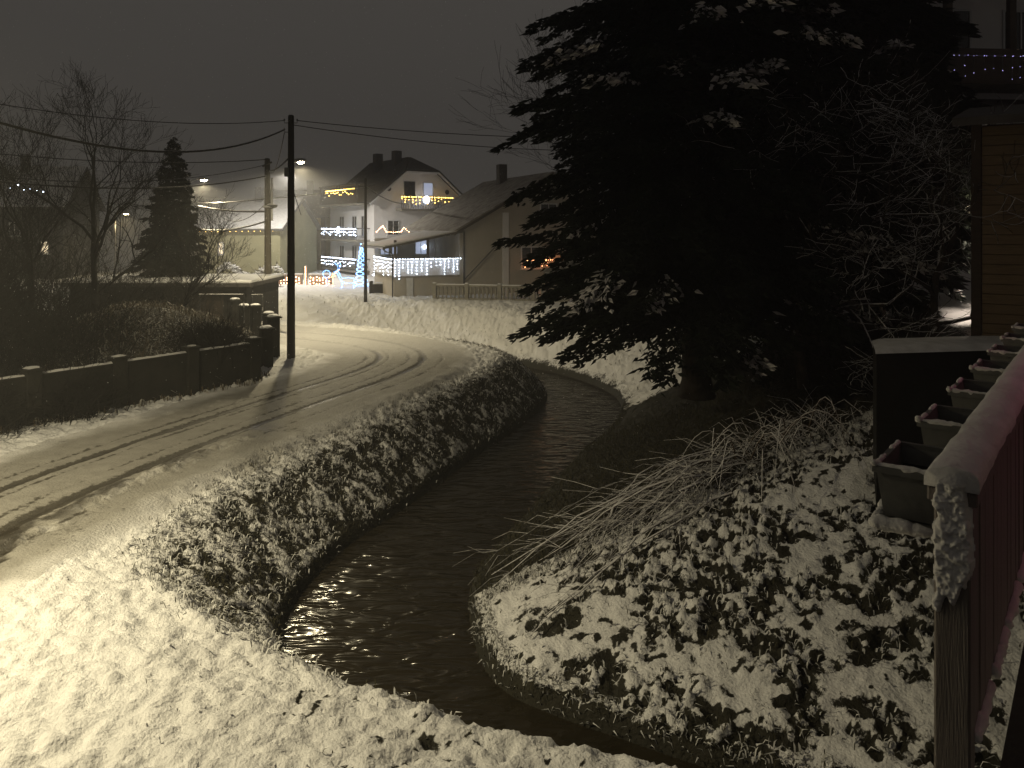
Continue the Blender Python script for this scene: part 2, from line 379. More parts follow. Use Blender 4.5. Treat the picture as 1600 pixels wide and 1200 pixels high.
xs = np.array(sorted(xs)); ys = np.array(sorted(ys))
GX, GY = np.meshgrid(xs, ys); Z, I = terrain(GX, GY)
cover = np.ones_like(GX); wet = np.zeros_like(GX)
bankm = I['left'] & (I['dl'] < I['wl']*1.02) & ~I['ing']
# snow that lies thin between the grass of the stream bank
edge = sm((I['wl']*1.15-I['dl'])/(I['wl']*.5))
cover = np.where(I['left'] & ~I['ing'], 1-edge*np.interp(GY, [7.5, 9.2, 11, 26, 29], [.25, .42, .56, .78, .3])+edge*(.9*I['f2']+.9*(fbm(GX*12, GY*12, 2, 17)-.5))+.15*I['f2'], cover)  # bank snow thinned with distance, the far shade put into the cover
spk = sm((.34-vnoise(GX*17, GY*17, 83))/.2)*(.12+.88*sm((GX+4.6)/3.4))
cover = np.where(I['left'] & ~I['ing'] & ~bankm, cover-.6*spk*sm((fbm(GX*1.7, GY*1.7, 2, 84)-.34)/.2), cover)
cover = np.where(I['left'] & ~I['ing'] & ~bankm, cover-.20*sm((GX+4.2)/3.0)*sm((11-GY)/2), cover)
cover = np.where(I['ing'], .36+.5*I['f1'], cover)
# right bank: clods, bare ground sheltered under the spruces, shade there painted in too
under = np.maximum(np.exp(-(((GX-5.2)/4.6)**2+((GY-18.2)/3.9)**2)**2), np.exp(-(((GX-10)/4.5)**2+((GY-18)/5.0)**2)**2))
shade_line = (GY-11.55)-.46*(GX+.7)+1.1*(fbm(GX*1.6, GY*1.6, 4, 36)-.5)+.5*(fbm(GX*8, GY*8, 2, 37)-.5)
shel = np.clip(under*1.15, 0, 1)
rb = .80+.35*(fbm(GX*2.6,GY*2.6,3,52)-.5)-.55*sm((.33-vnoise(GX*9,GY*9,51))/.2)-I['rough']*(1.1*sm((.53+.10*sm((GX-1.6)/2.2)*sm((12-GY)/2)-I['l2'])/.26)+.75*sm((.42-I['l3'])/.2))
rb = rb-1.3*sm(shade_line/.7)*sm((24.2-GY)/2.5)*sm((6.9-GX)/1.0)  # past this line dark bare ground stands in for shade as well
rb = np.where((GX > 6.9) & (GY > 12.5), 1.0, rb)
rb = rb-1.6*sm(np.exp(-(((GX-7.0)/3.6)**2+((GY-19.5)/4.0)**2)**2)*1.5)*(GY > 14.5)  # snow cut under the trees, shade against the lantern put into the cover
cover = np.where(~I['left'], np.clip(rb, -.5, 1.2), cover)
farb = (~I['left']) & (GY > 24)
cover = np.where(farb, .98+.55*I['f2']+.25*I['f1']-.5*sm((.9-I['dr'])/.8), cover)
cover = np.where(I['inw'], -1, cover)
thin = np.minimum(I['dl'], I['dr']); cover = np.where(~I['inw'] & (thin < .07+.10*vnoise(GX*4, GY*4, 38)) & (GX < 4), np.minimum(cover, .1), cover)
# road
road_sn = .80-.95*np.clip(I['rut'], 0, 1)+.5*I['f1']
cover = np.where(I['onroad'], road_sn, cover)
wet = np.where(I['onroad'], np.clip((I['rut']-.62)*1.2, 0, .85), 0)
for (cx, cy, rx, ry, an) in ((-7.15,10.2,.42,.9,-.2), (-5.35,7.5,.2,.4,.1)):
    ca, sa = math.cos(an), math.sin(an); u = (GX-cx)*ca+(GY-cy)*-sa; v = (GX-cx)*sa+(GY-cy)*ca
    e = (u/rx)**2+(v/ry)**2+2.6*(fbm(GX*3.5, GY*3.5, 4, 55)-.5)
    pm = sm((1.1-e)/.45); wet = np.maximum(wet, pm*.88); Z = Z-np.where(pm > .05, .03*pm, 0)
strip = np.exp(-((I['sgn']+1.0)/.30)**2)*sm((GY-9.5)/1.5)*sm((17.2-GY)/1.2)*sm((fbm(GX*1.8, GY*1.8, 4, 58)-.44)/.10)
wet = np.where(I['onroad'], np.maximum(wet, .8*strip), wet)
cover = np.where(I['onroad'], cover+.5*I['ridge']*sm((fbm(GX*7, GY*7, 3, 56)-.4)/.15), cover)
clean_lit = np.where(I['onroad'], np.clip(sm((I['drd']-1.75)/.65)*(.2+1.0*fbm(GX*2.2, GY*2.2, 3, 59)), 0, 1), 0)
clean_lit = np.where(I['onroad'], np.maximum(clean_lit, .25*sm((I['ridge']-.2)/.3)*sm((fbm(GX*9, GY*9, 3, 57)-.42)/.12)), clean_lit)
clean_lit = np.where(I['onroad'] & (GY > 24), np.maximum(clean_lit, .5*sm((GY-24)/4)), clean_lit)  # road whitened around the bend, the lamp's light put into the colour
# faint foot and sledge tracks on the verge
for (ax, ay, bx, by) in ((-4.6,9.3,-4.0,6.3), (-4.2,9.2,-3.65,6.6), (-3.2,7.8,-2.9,6.2)):
    d_, _, _ = poly_dist(GX, GY, [(ax,ay),(bx,by)]); Z -= .014*np.exp(-(d_/.05)**2)
ny, nx = GX.shape
V = np.stack([GX, GY, Z], -1).reshape(-1, 3)
ii = np.arange((ny-1)*nx).reshape(ny-1, nx)[:, :-1].ravel()
quads = np.stack([ii, ii+1, ii+1+nx, ii+nx], -1)
fm = I['onroad'].ravel()[quads].all(1)
def submesh(name, q):
    used, inv = np.unique(q.ravel(), return_inverse=True)
    return np_mesh(name, V[used], quads=inv.reshape(-1, 4), attrs={'snow': cover.ravel()[used], 'wet': wet.ravel()[used], 'clean_lit': clean_lit.ravel()[used]})
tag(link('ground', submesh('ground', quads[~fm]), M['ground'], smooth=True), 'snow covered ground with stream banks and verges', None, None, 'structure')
tag(link('road', submesh('road', quads[fm]), M['road'], smooth=True), 'slushy snow covered village road with dark tyre ruts', None, None, 'structure')
def zat(x, y):
    z, _ = terrain(np.array([float(x)]), np.array([float(y)]), False); return float(z[0])
# water sheet (the banks rise out of it)
wgx, wgy = np.meshgrid(np.linspace(-46, 15, 40), np.linspace(-3.4, 47, 40))
WV = np.stack([wgx, wgy, np.full_like(wgx, ZW)], -1).reshape(-1, 3)
wi = np.arange(39*40).reshape(39, 40)[:, :-1].ravel()
tag(link('water', np_mesh('water', WV, quads=np.stack([wi, wi+1, wi+41, wi+40], -1)), M['water'], smooth=True), 'dark winding stream between snowy banks', None, None, 'structure')

# ------------------------------------------------------------------ street lamps (each carries its own light)
def lamp_light(parent, loc, power, color, size=165, radius=.12, rot=(0,0,0), blend=.5):
    ld = bpy.data.lights.new('lamp_light', 'SPOT'); ld.energy = power; ld.color = color; ld.spot_size = R(size); ld.spot_blend = blend; ld.shadow_soft_size = radius
    o = bpy.data.objects.new('lamp_light', ld); col.objects.link(o); o.parent = parent; o.location = loc; o.rotation_euler = rot
    return o
def street_lamp(x, y, h, az, arm, power, label, color=(1,.85,.54), lens='lens', post=True, z=None, size=165, pr=.06, blend=.5, tilt=0):
    z = zat(x, y) if z is None else z
    t = empty('street_lamp', (x, y, z), az, label, 'street lamp', 'street lamps along the road')
    hh = h-z
    if post: MB().tube([(0,0,-.2),(0,0,hh*.5),(0,0,hh+.05)], [pr*1.25, pr, pr*.8], 10).build('post', M['metal'], t, smooth=True)
    MB().tube([(0,0,hh-.25),(arm*.3,0,hh-.02),(arm,0,hh+.06)], .03, 8).build('arm', M['zinc'], t, smooth=True)
    hd = MB().prism([(arm-.05,hh+.04),(arm+.1,hh+.0),(arm+.55,hh+.0),(arm+.62,hh+.05),(arm+.45,hh+.14),(arm+.05,hh+.13)], -.12, .12).build('head', M['zinc'], t)
    MB().lump((arm+.33, 0, hh-.003), .10, 12, 8, 0, (2.0,1,.75)).build('lens', M[lens], hd, smooth=True)
    lamp_light(t, (arm+.33, 0, hh-.22), power, color, size, blend=blend, rot=(0,tilt,0))
    return t
street_lamp(-8.93, 31.1, 6.9, R(-45), .4, 2300, 'street lamp with glowing head directly behind the tall dark pole', size=178, blend=.5)
street_lamp(-16.3, 56.7, 8.4, R(-90), .4, 4600, 'unseen street lamp added behind the tall dark pole for the far houses', (1,.94,.84), size=178, blend=.4)  # added out of sight to brighten the far houses
street_lamp(-18.5, 44, 7.0, R(-5), .55, 2200, 'street lamp shining beside the tip of the garden spruce', size=176)
street_lamp(-31.0, 60, 5.35, R(0), .5, 900, 'warm street lamp glowing through bare garden branches', (1,.78,.4), 'lens_warm')
street_lamp(-9.4, 8.1, 7.2, R(-55), 1.3, 4700, 'street lamp on its wooden pole above the slushy verge', pr=.12, size=178, blend=1.0, tilt=R(8), color=(1,.86,.55))

# ------------------------------------------------------------------ poles and cables
def wood_pole(x, y, h, r, mt, label, lean=(0,0)):
    z = zat(x, y); t = empty('utility_pole', (x, y, z), 0, label, 'utility pole')
    MB().tube([(0,0,-.3),(lean[0]*.3,lean[1]*.3,h*.3),(lean[0]*.7,lean[1]*.7,h*.7),(lean[0],lean[1],h)], [r*1.15,r*1.05,r*.92,r*.8], 12).build('shaft', M[mt], t, smooth=True)
    MB().lump((lean[0],lean[1],h+.01), r*.82, 9, 4, .08, (1,1,.35)).build('cap', M['pole_dark'], t)
    return t
TX, TY = -7.25, 25.2
T = wood_pole(TX, TY, 7.95, .118, 'pole_dark', 'tall black wooden utility pole standing at the road bend')
c_ = MB()
for dx, dz in ((-.22,7.72),(-.22,7.42),(.2,7.72)):
    c_ = MB().tube([(0,0,dz),(dx,0,dz),(dx,0,dz+.07)], .014, 6); c_.octa((dx,0,dz+.1), .035, .05); c_.build('insulator', M['metal'], T)
MB().tube([(-.06,.02,5.9),(-.55,3.2,4.75)], .012, 6).build('brace_wire', M['cable'], T)
MB().bbox(-.16,.0,-.02,.10,5.95,6.25,.01).build('junction_box', M['metal'], T, loc=(-.02,-.14,0))
PX, PY = -11.9, 37.5
P2 = wood_pole(PX, PY, 7.9, .16, 'pole_grey', 'weathered grey utility pole with snowy cables beyond the garden', (-.05,0))
MB().tube([(.18,-.02,4.9),(.18,-.02,7.0)], .055, 8).build('conduit', M['frame_white'], P2, smooth=True)
MB().lump((.12,-.05,5.6), .22, 8, 5, .3, (1.5,.8,.7)).build('cable_loops', M['snowcable'], P2)
MB().tube([(-.25,-.1,7.55),(.2,-.1,7.75)], .05, 6).build('crossarm', M['pole_grey'], P2)
P3 = wood_pole(-8.2, 43.0, 6.85, .085, 'pole_dark', 'thin dark pole on the far bank before the tall decorated house')
P4 = wood_pole(6.6, 31.0, 8.0, .12, 'pole_dark', 'dark utility pole behind the big spruce')
def cable(a, b, sag, r, label, mt='cable', n=26):
    a = Vector(a); b = Vector(b); pts = []
    for i in range(n+1):
        s = i/n; p = a.lerp(b, s); p.z -= sag*4*s*(1-s); pts.append(p-a)
    o = MB().tube(pts, r, 6).build('overhead_cable', M[mt], None, loc=a, smooth=True)
    return tag(o, label, 'cable', 'overhead cables')
tl = Vector((TX-.22, TY, 7.5)); tr = Vector((TX+.2, TY, 7.80)); p2 = Vector((PX-.05, PY-.1, 7.6))
cable(tl, (-9.4,8.1,7.0), 1.25, .028, 'thick sagging cable from the tall black pole over the road')
cable(tl+Vector((0,0,.3)), (-13.5,14,7.4), .5, .012, 'thin cable rising left from the insulators of the tall black pole')
cable(tr, (6.6,31,7.95), .25, .014, 'upper thin cable from tall black pole to the big spruce')
cable(tr-Vector((.1,0,.15)), (6.6,31,7.45), .35, .014, 'lower thin cable from tall black pole to the big spruce')
cable(tl-Vector((0,0,.1)), (PX+.1,PY-.1,7.0), .5, .014, 'slack cable dropping from tall black pole to weathered pole', 'snowcable')
cable((TX-.1,TY+.02,6.55), (PX+.1,PY-.12,7.05), .1, .03, 'short thick cable linking the two utility poles')
cable(p2, (-21,27,7.2), .35, .022, 'cable from weathered pole top leading over the garden spruce')
cable(p2-Vector((0,0,.25)), (-20,19,6.8), 1.1, .016, 'low hanging cable from weathered pole over the bare garden trees')
cable(p2-Vector((0,0,.8)), (-16,15.5,6.0), .75, .03, 'thick dark cable from weathered pole sagging before the garden spruce')
cable((PX+.1,PY,5.7), (-8.2,43,6.55), .05, .018, 'snowy cable from weathered pole to the thin dark pole', 'snowcable')
cable((-8.2,43,6.6), at(632,318,63), .25, .035, 'snowy cable from thin dark pole to the tall decorated house', 'snowcable')
cable((PX-.1,PY,5.7), (-27,58,6.4), .25, .03, 'snowy cable leaving weathered pole beside its conduit', 'snowcable')
cable(at(420,330,37.4), at(310,322,44), .12, .05, 'snow laden cable beside the glowing street lamp', 'snowcable')
cable(at(420,344,37.4), at(300,356,47), .3, .045, 'snow laden low cable under the street lamp', 'snowcable')
cable((PX,PY-.1,5.55), at(345,338,50), .6, .02, 'dark cable drooping from weathered pole to far garden')

# ------------------------------------------------------------------ garden wall on the left of the road
def arclen_points(pts, step):
    p = np.array(pts, float); s = np.concatenate([[0], np.cumsum(np.hypot(*np.diff(p, axis=0).T))]); t = np.arange(0, s[-1]+1e-6, step)
    return [(float(np.interp(k, s, p[:,0])), float(np.interp(k, s, p[:,1]))) for k in t]
wpts = arclen_points(WALL[::-1], 1.9)[:10]
gw = empty('garden_wall', (wpts[0][0], wpts[0][1], 0), 0, 'low dark concrete garden wall with square posts beside the road', 'wall')
for i, (x, y) in enumerate(wpts):
    x -= wpts[0][0]; y -= wpts[0][1]
    p = MB().bbox(-.16,.16,-.16,.16,-.3,1.16,.02).build('post', M['concrete_dark'], gw, (x,y,0)); p.rotation_euler.z = R(54)
    c = MB().bbox(-.185,.185,-.185,.185,1.16,1.21,.015).build('cap', M['concrete_dark'], p)
    MB().lump((random.uniform(-.04,.04),random.uniform(-.04,.04),1.222), random.uniform(.10,.17), 10, 5, .2, (1,1,.13)).build('snow_cap', M['crust'], p)
    if i:
        a = Vector((wpts[i-1][0]-wpts[0][0], wpts[i-1][1]-wpts[0][1], 0)); d = Vector((x,y,0))-a; L_ = d.length
        pn = MB().box(.16, L_-.16, -.07, .07, -.3, 1.02).build('panel', M['concrete_dark'], gw, a); pn.rotation_euler.z = math.atan2(d.y, d.x)
        cp = MB().bbox(.165, L_-.165, -.1, .1, 1.022, 1.07, .012).build('coping', M['concrete_dark'], pn)
        sn = MB(); k = 14
        prof = [random.uniform(.018,.04) for _ in range(k+1)]
        for j in range(k):
            x0 = .17+(L_-.34)*j/k; x1 = .17+(L_-.34)*(j+1)/k
            sn.add([(x0,-.085,1.071),(x1,-.085,1.071),(x1,.085,1.071),(x0,.085,1.071),(x0,-.03,1.071+prof[j]),(x1,-.03,1.071+prof[j+1]),(x1,.04,1.071+prof[j+1]),(x0,.04,1.071+prof[j])],
                   [(0,1,5,4),(4,5,6,7),(2,3,7,6)])
        sn.build('snow_strip', M['crust'], pn, smooth=True)
# row of capped gate posts that follows the bend
gp = [(-7.55,23.6),(-7.95,25.6),(-8.75,27.6),(-9.75,29.2),(-10.6,30.4),(-11.4,31.6)]
for i, (x, y) in enumerate(gp):
    z = zat(x, y)*0
    t = empty('fence_post', (x, y, z), R(35), ['dark stone fence post at the end of the garden wall','dark stone fence post behind the tall black pole','snow capped fence post third along from the garden wall','snow capped fence post fourth along from the garden wall','snow capped fence post fifth along from the garden wall','snow capped fence post last before the weathered pole'][i], 'fence post', 'posts following the road bend')
    hgt = 1.15+.12*(i%2)
    MB().bbox(-.17,.17,-.17,.17,-.3,hgt,.02).build('shaft', M['concrete_dark'], t)
    MB().bbox(-.22,.22,-.22,.22,hgt+.001,hgt+.06,.015).build('cap', M['concrete_dark'], t)
    MB().lump((0,0,hgt+.07), .2, 10, 5, .12, (1,1,.35)).build('snow_cap', M['snow'], t)
# low flat garage with snow roof, door frames before it
ga = empty('flat_garage', at(200,441,33).copy(), 0, 'low dark flat roofed garage with a snow covered roof below the garden spruce', 'garage')
ga.location = (-19.0, 33.0, .2)
MB().box(0,7.6,0,4.5,-.6,1.55).build('wall', M['concrete_dark'], ga)
MB().bbox(-.25,7.85,-.3,4.7,1.552,1.72,.02).build('roof_slab', M['roof_dark'], ga)
MB().bbox(-.24,7.84,-.29,4.69,1.722,1.82,.04).build('roof_snow', M['snow'], ga)
for k in range(2):
    d = MB().bbox(1.0+k*3.2,3.4+k*3.2,-.05,-.003,-.5,1.35,.01).build('garage_door', M['wood_dark'], ga)
def hoop(x0, x1, D, y0, y1, label):
    a = at(x0, y1, D); b = at(x1, y0, D)
    t = MB().tube([(0,0,0),(0,0,b.z-a.z),(b.x-a.x,0,b.z-a.z),(b.x-a.x,0,0)], .03, 6).build('gate_frame', M['snowcable'], None, loc=a)
    return tag(t, label, 'gate frame')
hoop(312,381,29.5,460,512,'thin pipe gate frame with snow along its top beside the dry mound')
hoop(394,410,31.0,460,500,'small pipe frame with snowy top between mound and fence posts')

# ------------------------------------------------------------------ houses
def window(parent, x0, x1, z0, z1, y=0.0, mt='glass', axis='x', mull=1, fr='frame_white'):
    """window on the plane y (facing -y) or, axis 'y', on the plane x = y facing -x"""
    def P(m, u0, u1, d0, d1, a, b_):
        if axis == 'x': m.box(u0, u1, y-d1, y-d0, a, b_)
        else: m.box(y-d1, y-d0, u0, u1, a, b_)
        return m
    f = MB(); t = .07
    P(f, x0, x1, .002, .06, z0, z0+t); P(f, x0, x1, .002, .06, z1-t, z1)
    P(f, x0, x0+t, .002, .06, z0+t, z1-t); P(f, x1-t, x1, .002, .06, z0+t, z1-t)
    for k in range(mull):
        c = x0+(x1-x0)*(k+1)/(mull+1); P(f, c-.025, c+.025, .003, .05, z0+t, z1-t)
    o = f.build('window', M[fr], parent)
    P(MB(), x0+t, x1-t, .003, .022, z0+t, z1-t).build('pane', M[mt], o)
    P(MB(), x0-.06, x1+.06, .002, .14, z0-.05, z0-.002).build('sill', M['crust'], o)
    return o
def slab_roof(parent, name, p0, p1, p2, p3, th, mt, snow=None):
    """p0-p1 eave, p3-p2 ridge (ccw from above)"""
    P = [Vector(p) for p in (p0,p1,p2,p3)]; n = (P[1]-P[0]).cross(P[3]-P[0]).normalized()
    vs = [p-n*th for p in P]+P
    o = MB().add(vs, [(3,2,1,0),(4,5,6,7),(0,1,5,4),(1,2,6,5),(2,3,7,6),(3,0,4,7)]).build(name, M[mt], parent)
    if snow:
        c = sum(P, Vector())/4; Q = [c+(p-c)*.985 for p in P]
        MB().add([q+n*.004 for q in Q]+[q+n*.07 for q in Q], [(3,2,1,0),(4,5,6,7),(0,1,5,4),(1,2,6,5),(2,3,7,6),(3,0,4,7)]).build('snow_layer', M[snow], o)
    return o
def bulbs_line(pts, step, r, jit=.01):
    m = MB(); P = [Vector(p) for p in pts]
    for a, b_ in zip(P[:-1], P[1:]):
        n = max(1, int((b_-a).length/step))
        for i in range(n+1):
            q = a.lerp(b_, i/n)+Vector((random.uniform(-jit,jit),random.uniform(-jit,jit),random.uniform(-jit,jit)))
            m.octa(q, r*random.uniform(.8,1.2))
    return m
def light_string(loc, rz, paths, mt, step, r, label, cat='light string', wire=True, name='light_string', group='Christmas light strings'):
    t = empty(name, loc, rz, label, cat, group); m = MB(); wm = MB()
    for p in paths:
        q = bulbs_line(p, step, r); m.add(q.v, q.f)
        if wire: wm.tube(p, .008, 3)
    if wire: wm.build('wire', M['cable'], t)
    o = m.build('bulbs', M[mt], t); o['kind'] = 'stuff'
    return t
def icicles(x0, x1, z, dmin, dmax, step):
    out = [[(x0,0,z),(x1,0,z)]]; x = x0
    while x < x1: out.append([(x,0,z),(x+random.uniform(-.02,.02),0,z-random.uniform(dmin,dmax))]); x += step*random.uniform(.8,1.2)
    return out

# --- bungalow with raised porch
AZ = R(23); AO = Vector((-3.14, 46.0, .20))
A = empty('bungalow', AO, AZ, 'single storey house with raised porch and snow dusted gable roof', 'house')
def AW(x, y, z): return AO+Matrix.Rotation(AZ, 3, 'Z')@Vector((x,y,z))
W_, L_, EV, AP = 11.8, 11.0, 4.1, 7.45
MB().prism([(0,-.8),(W_,-.8),(W_,EV),(W_/2,AP-.12),(0,EV)], 0, L_).build('wall', M['plaster_beige'], A)
k = (AP-EV)/(W_/2)
ra = slab_roof(A, 'roof', (-.55,-.7,EV-.55*k+.12),(W_/2,-.7,AP+.12),(W_/2,L_+.5,AP+.12),(-.55,L_+.5,EV-.55*k+.12), .16, 'roof')
rb_ = slab_roof(A, 'roof', (W_/2+.001,-.7,AP+.12),(W_+.55,-.7,EV-.55*k+.12),(W_+.55,L_+.5,EV-.55*k+.12),(W_/2+.001,L_+.5,AP+.12), .16, 'roof')
MB().bbox(5.0,5.6,6,6.6,6.6,8.5,.03).build('chimney', M['roof_dark'], ra)
MB().prism([(-.58,EV-.58*k-.17),(W_/2,AP-.14),(W_/2,AP+.04),(-.58,EV-.58*k+.0)], -.74,-.702).build('verge_board', M['wood_dark'], A)
MB().box(2.75,3.15,-.12,-.002,-.5,EV+.9).build('pilaster', M['plaster_white'], A)
MB().tube([(.15,-.25,.9),(2.4,-.25,3.1)], .04, 6).build('diagonal_shadow_bar', M['metal'], A)  # dark bar put where a diagonal shadow crosses the gable wall
MB().tube([(.25,-.1,EV-.2),(.25,-.1,-.2)], .05, 6).build('downpipe', M['metal'], A)
window(A, 4.0, 5.4, 1.5, 2.9, 0); window(A, 7.0, 8.4, 1.5, 2.9, 0); window(A, 5.3, 6.5, 4.5, 5.6, 0)
pr_ = empty('porch', (0,0,0)); pr_.parent = A; bpy.data.objects.remove(pr_)
pw = MB().box(-4.0,-.004,.0,5.0,-.6,1.15).build('porch_base', M['plaster_beige'], A)
MB().box(-4.1,-.005,-.1,5.1,1.152,1.26).build('porch_floor', M['concrete'], A)
par = MB().box(-3.98,-.006,.0,.12,1.262,2.2); par.box(-3.98,-3.86,.122,5.0,1.262,2.2); par.build('porch_parapet', M['plaster_white'], A)
MB().box(-4.02,-.007,-.03,.15,2.202,2.26).build('parapet_cap', M['concrete'], A)
for (x, y) in ((-3.92,.06),(-1.95,.06)): MB().box(x-.07,x+.07,y-.05,y+.05,2.262,3.35).build('porch_post', M['wood_dark'], A)
MB().box(-3.3,-2.9,-.14,-.11,-.4,1.14).build('light_column', M['frame_white'], A)
MB().box(-4.0,-.008,4.9,5.0,1.262,3.4).build('porch_back_wall', M['plaster_white'], A)
for (x0, x1) in ((-3.7,-3.05),(-2.95,-2.5),(-1.4,-.55)):
    window(A, x0, x1, 2.3, 3.3, 4.898, 'bluish_pane')
rp = slab_roof(A, 'porch_roof', (-4.75,-.75,2.98),(.02,-.75,3.92),(.02,5.6,3.92),(-4.75,5.6,2.98), .12, 'roof_dark', 'crust')
MB().tube([(-4.8,-.75,2.9),(-4.8,5.5,2.9)], .07, 8).build('gutter', M['metal'], A)
MB().tube([(-4.78,-.6,2.85),(-4.6,-.4,2.7),(-4.12,-.12,2.55),(-4.12,-.12,.0)], .045, 8).build('gutter_downpipe', M['metal'], A)
light_string(AW(-4.0,-.16,0), AZ, icicles(0, 4.0, 2.24, .35, 1.15, .27), 'led_white', .15, .028, 'cool white icicle light curtain hanging on the bungalow porch parapet')
light_string(AW(-4.14,0,0), AZ+R(90), icicles(0, 4.6, 2.24, .4, 1.0, .4), 'led_white', .18, .028, 'cool white icicle light curtain down the side of the bungalow porch')
light_string(AW(4.2,-.2,0), AZ, icicles(0, 4.0, 2.05, .15, .5, .3), 'led_orange', .16, .034, 'orange light garland on the bungalow gable behind spruce tips')
light_string(AW(-2.9,1.9,3.72), AZ, [[(-1.7,0,.1),(-1.3,0,.45),(-1.1,0,.1),(-.65,0,.06),(-.2,0,.1),(.0,0,.35),(.3,0,.1)]], 'led_warm', .1, .03, 'small warm light ornaments above the porch roof')
light_string(AW(-.9,4.7,2.8), AZ, [[(0,0,0),(.12,0,.1),(.24,0,0),(.12,0,-.1),(0,0,0)]], 'led_white', .05, .03, 'bright white star lamp in the porch window')
# --- balustrade before the bungalow
def balustrade(p, q, n, label):
    p = Vector(p); q = Vector(q); d = q-p; L0 = d.length
    t = empty('balustrade', p, math.atan2(d.y, d.x), label, 'balustrade')
    for i in range(n+1):
        x = L0*i/n; ps = MB().bbox(x-.11,x+.11,-.11,.11,-.3,.95,.015).build('post', M['concrete'], t)
        MB().lump((x,0,.96), .13, 8, 4, .1, (1,1,.4)).build('snow_cap', M['snow'], ps)
        if i < n:
            x1 = L0*(i+1)/n
            rl = MB().bbox(x+.112,x1-.112,-.09,.09,.78,.88,.012).build('top_rail', M['concrete'], t)
            MB().bbox(x+.114,x1-.114,-.08,.08,.882,.93,.02).build('snow_strip', M['snow'], rl)
            MB().bbox(x+.112,x1-.112,-.09,.09,-.3,.16,.012).build('plinth', M['concrete'], t)
            nb = max(3, int((x1-x)/.24)); m = MB()
            for j in range(nb):
                bx = x+.11+(x1-x-.22)*(j+.5)/nb
                m.tube([(bx,0,.16),(bx,0,.25),(bx,0,.38),(bx,0,.52),(bx,0,.66),(bx,0,.78)], [.05,.035,.075,.045,.075,.05], 8)
            m.build('balusters', M['concrete'], t, smooth=True)['kind'] = 'stuff'
    return t
balustrade((-4.35,43.2,.20), (3.0,41.6,.22), 4, 'pale concrete balustrade with snow on its rail before the bungalow')
# low wall between the thin pole and the porch
lw = empty('low_wall', (-8.5,47,.2), R(8), 'low dark wall with snow on top beside the bungalow porch', 'wall')
MB().box(0,1.8,-.12,.12,-.4,.62).build('panel', M['concrete_dark'], lw); MB().bbox(-.02,1.82,-.14,.14,.622,.74,.03).build('snow_strip', M['snow'], lw)
for x in (-.12, 1.92): MB().bbox(x-.11,x+.11,-.13,.13,-.4,.8,.015).build('post', M['concrete_dark'], lw)

# --- tall decorated house
BZ = R(35); BO = Vector((-11.5, 64, .1))
B = empty('tall_house', BO, BZ, 'tall pale three storey house hung with Christmas lights', 'house')
def BW(x, y, z): return BO+Matrix.Rotation(BZ, 3, 'Z')@Vector((x,y,z))
W_, L_, EV, AP = 8.6, 9.6, 6.7, 10.3
k = (AP-EV)/(W_/2); HZ = 9.0; hx = (HZ-EV)/k
MB().prism([(0,-1.2),(W_,-1.2),(W_,EV),(W_-hx,HZ-.05),(hx,HZ-.05),(0,EV)], 0, L_).build('wall', M['plaster_white'], B)
e = .6; yh = -.55; rdg = 1.9
def roofpoly(name, vs, mt='roof_dark'):
    P = [Vector(v) for v in vs]; n = (P[1]-P[0]).cross(P[2]-P[0]).normalized(); N_ = len(P)
    f = [tuple(range(N_-1,-1,-1)), tuple(range(N_,2*N_))]+[(i,(i+1)%N_,(i+1)%N_+N_,i+N_) for i in range(N_)]
    return MB().add([p for p in P]+[p+n*.16 for p in P], f).build(name, M[mt], B)
z0 = EV-e*k
r1 = roofpoly('roof', [(-e,yh,z0),(hx,yh,HZ),(W_/2,rdg,AP),(W_/2,L_+.4,AP),(-e,L_+.4,z0)])
r2 = roofpoly('roof', [(W_+e,yh,z0),(W_+e,L_+.4,z0),(W_/2,L_+.4,AP),(W_/2,rdg,AP),(W_-hx,yh,HZ)])
roofpoly('half_hip', [(hx,yh,HZ),(W_-hx,yh,HZ),(W_/2,rdg,AP)])
for (a, b_) in (((-e,z0),(hx,HZ)),((hx,HZ),(W_-hx,HZ)),((W_-hx,HZ),(W_+e,z0))):
    MB().tube([(a[0],yh-.02,a[1]-.1),(b_[0],yh-.02,b_[1]-.1)], .1, 4).build('verge_board', M['frame_white'], B)
MB().bbox(2.6,3.3,5.2,5.9,8.6,10.9,.03).build('chimney', M['roof_dark'], r1); MB().bbox(3.2,3.9,2.6,3.3,9.2,11.0,.03).build('chimney', M['roof_dark'], r1)
window(B, 2.7, 3.9, 6.55, 8.2, 0, 'glass', mull=0); window(B, 4.6, 5.6, 6.9, 8.1, 0, 'bluish_pane', mull=0)
MB().tube([(1.35,-.03,7.45),(1.35,-.05,7.45)], .22, 10).build('round_vent', M['glass'], B); MB().tube([(7.0,-.03,7.3),(7.0,-.05,7.3)], .22, 10).build('round_vent', M['glass'], B)
window(B, 1.2, 2.3, 3.5, 4.8, 0); window(B, 4.2, 5.4, 3.5, 4.8, 0); window(B, 1.2, 2.3, .9, 2.2, 0)
def balcony(parent, x0, x1, y0, y1, z, mt='plaster_white'):
    s_ = MB().box(x0,x1,y0,y1,z-.16,z).build('balcony_slab', M['concrete'], parent)
    rl = MB().box(x0,x1,y0,y0+.06,z+.9,z+.98)
    if x1-x0 < 2: rl.box(x0,x0+.06,y0+.06,y1,z+.9,z+.98)
    rl.build('balcony_rail', M['metal'], parent)
    m = MB()
    if x1-x0 >= 2:
        for i in range(int((x1-x0)/.16)+1): m.box(x0+i*.16,x0+i*.16+.03,y0+.01,y0+.04,z,z+.9)
    else:
        for i in range(int((y1-y0)/.16)+1): m.box(x0+.01,x0+.04,y0+i*.16,y0+i*.16+.03,z,z+.9)
    m.build('balcony_bars', M['metal'], parent)['kind'] = 'stuff'
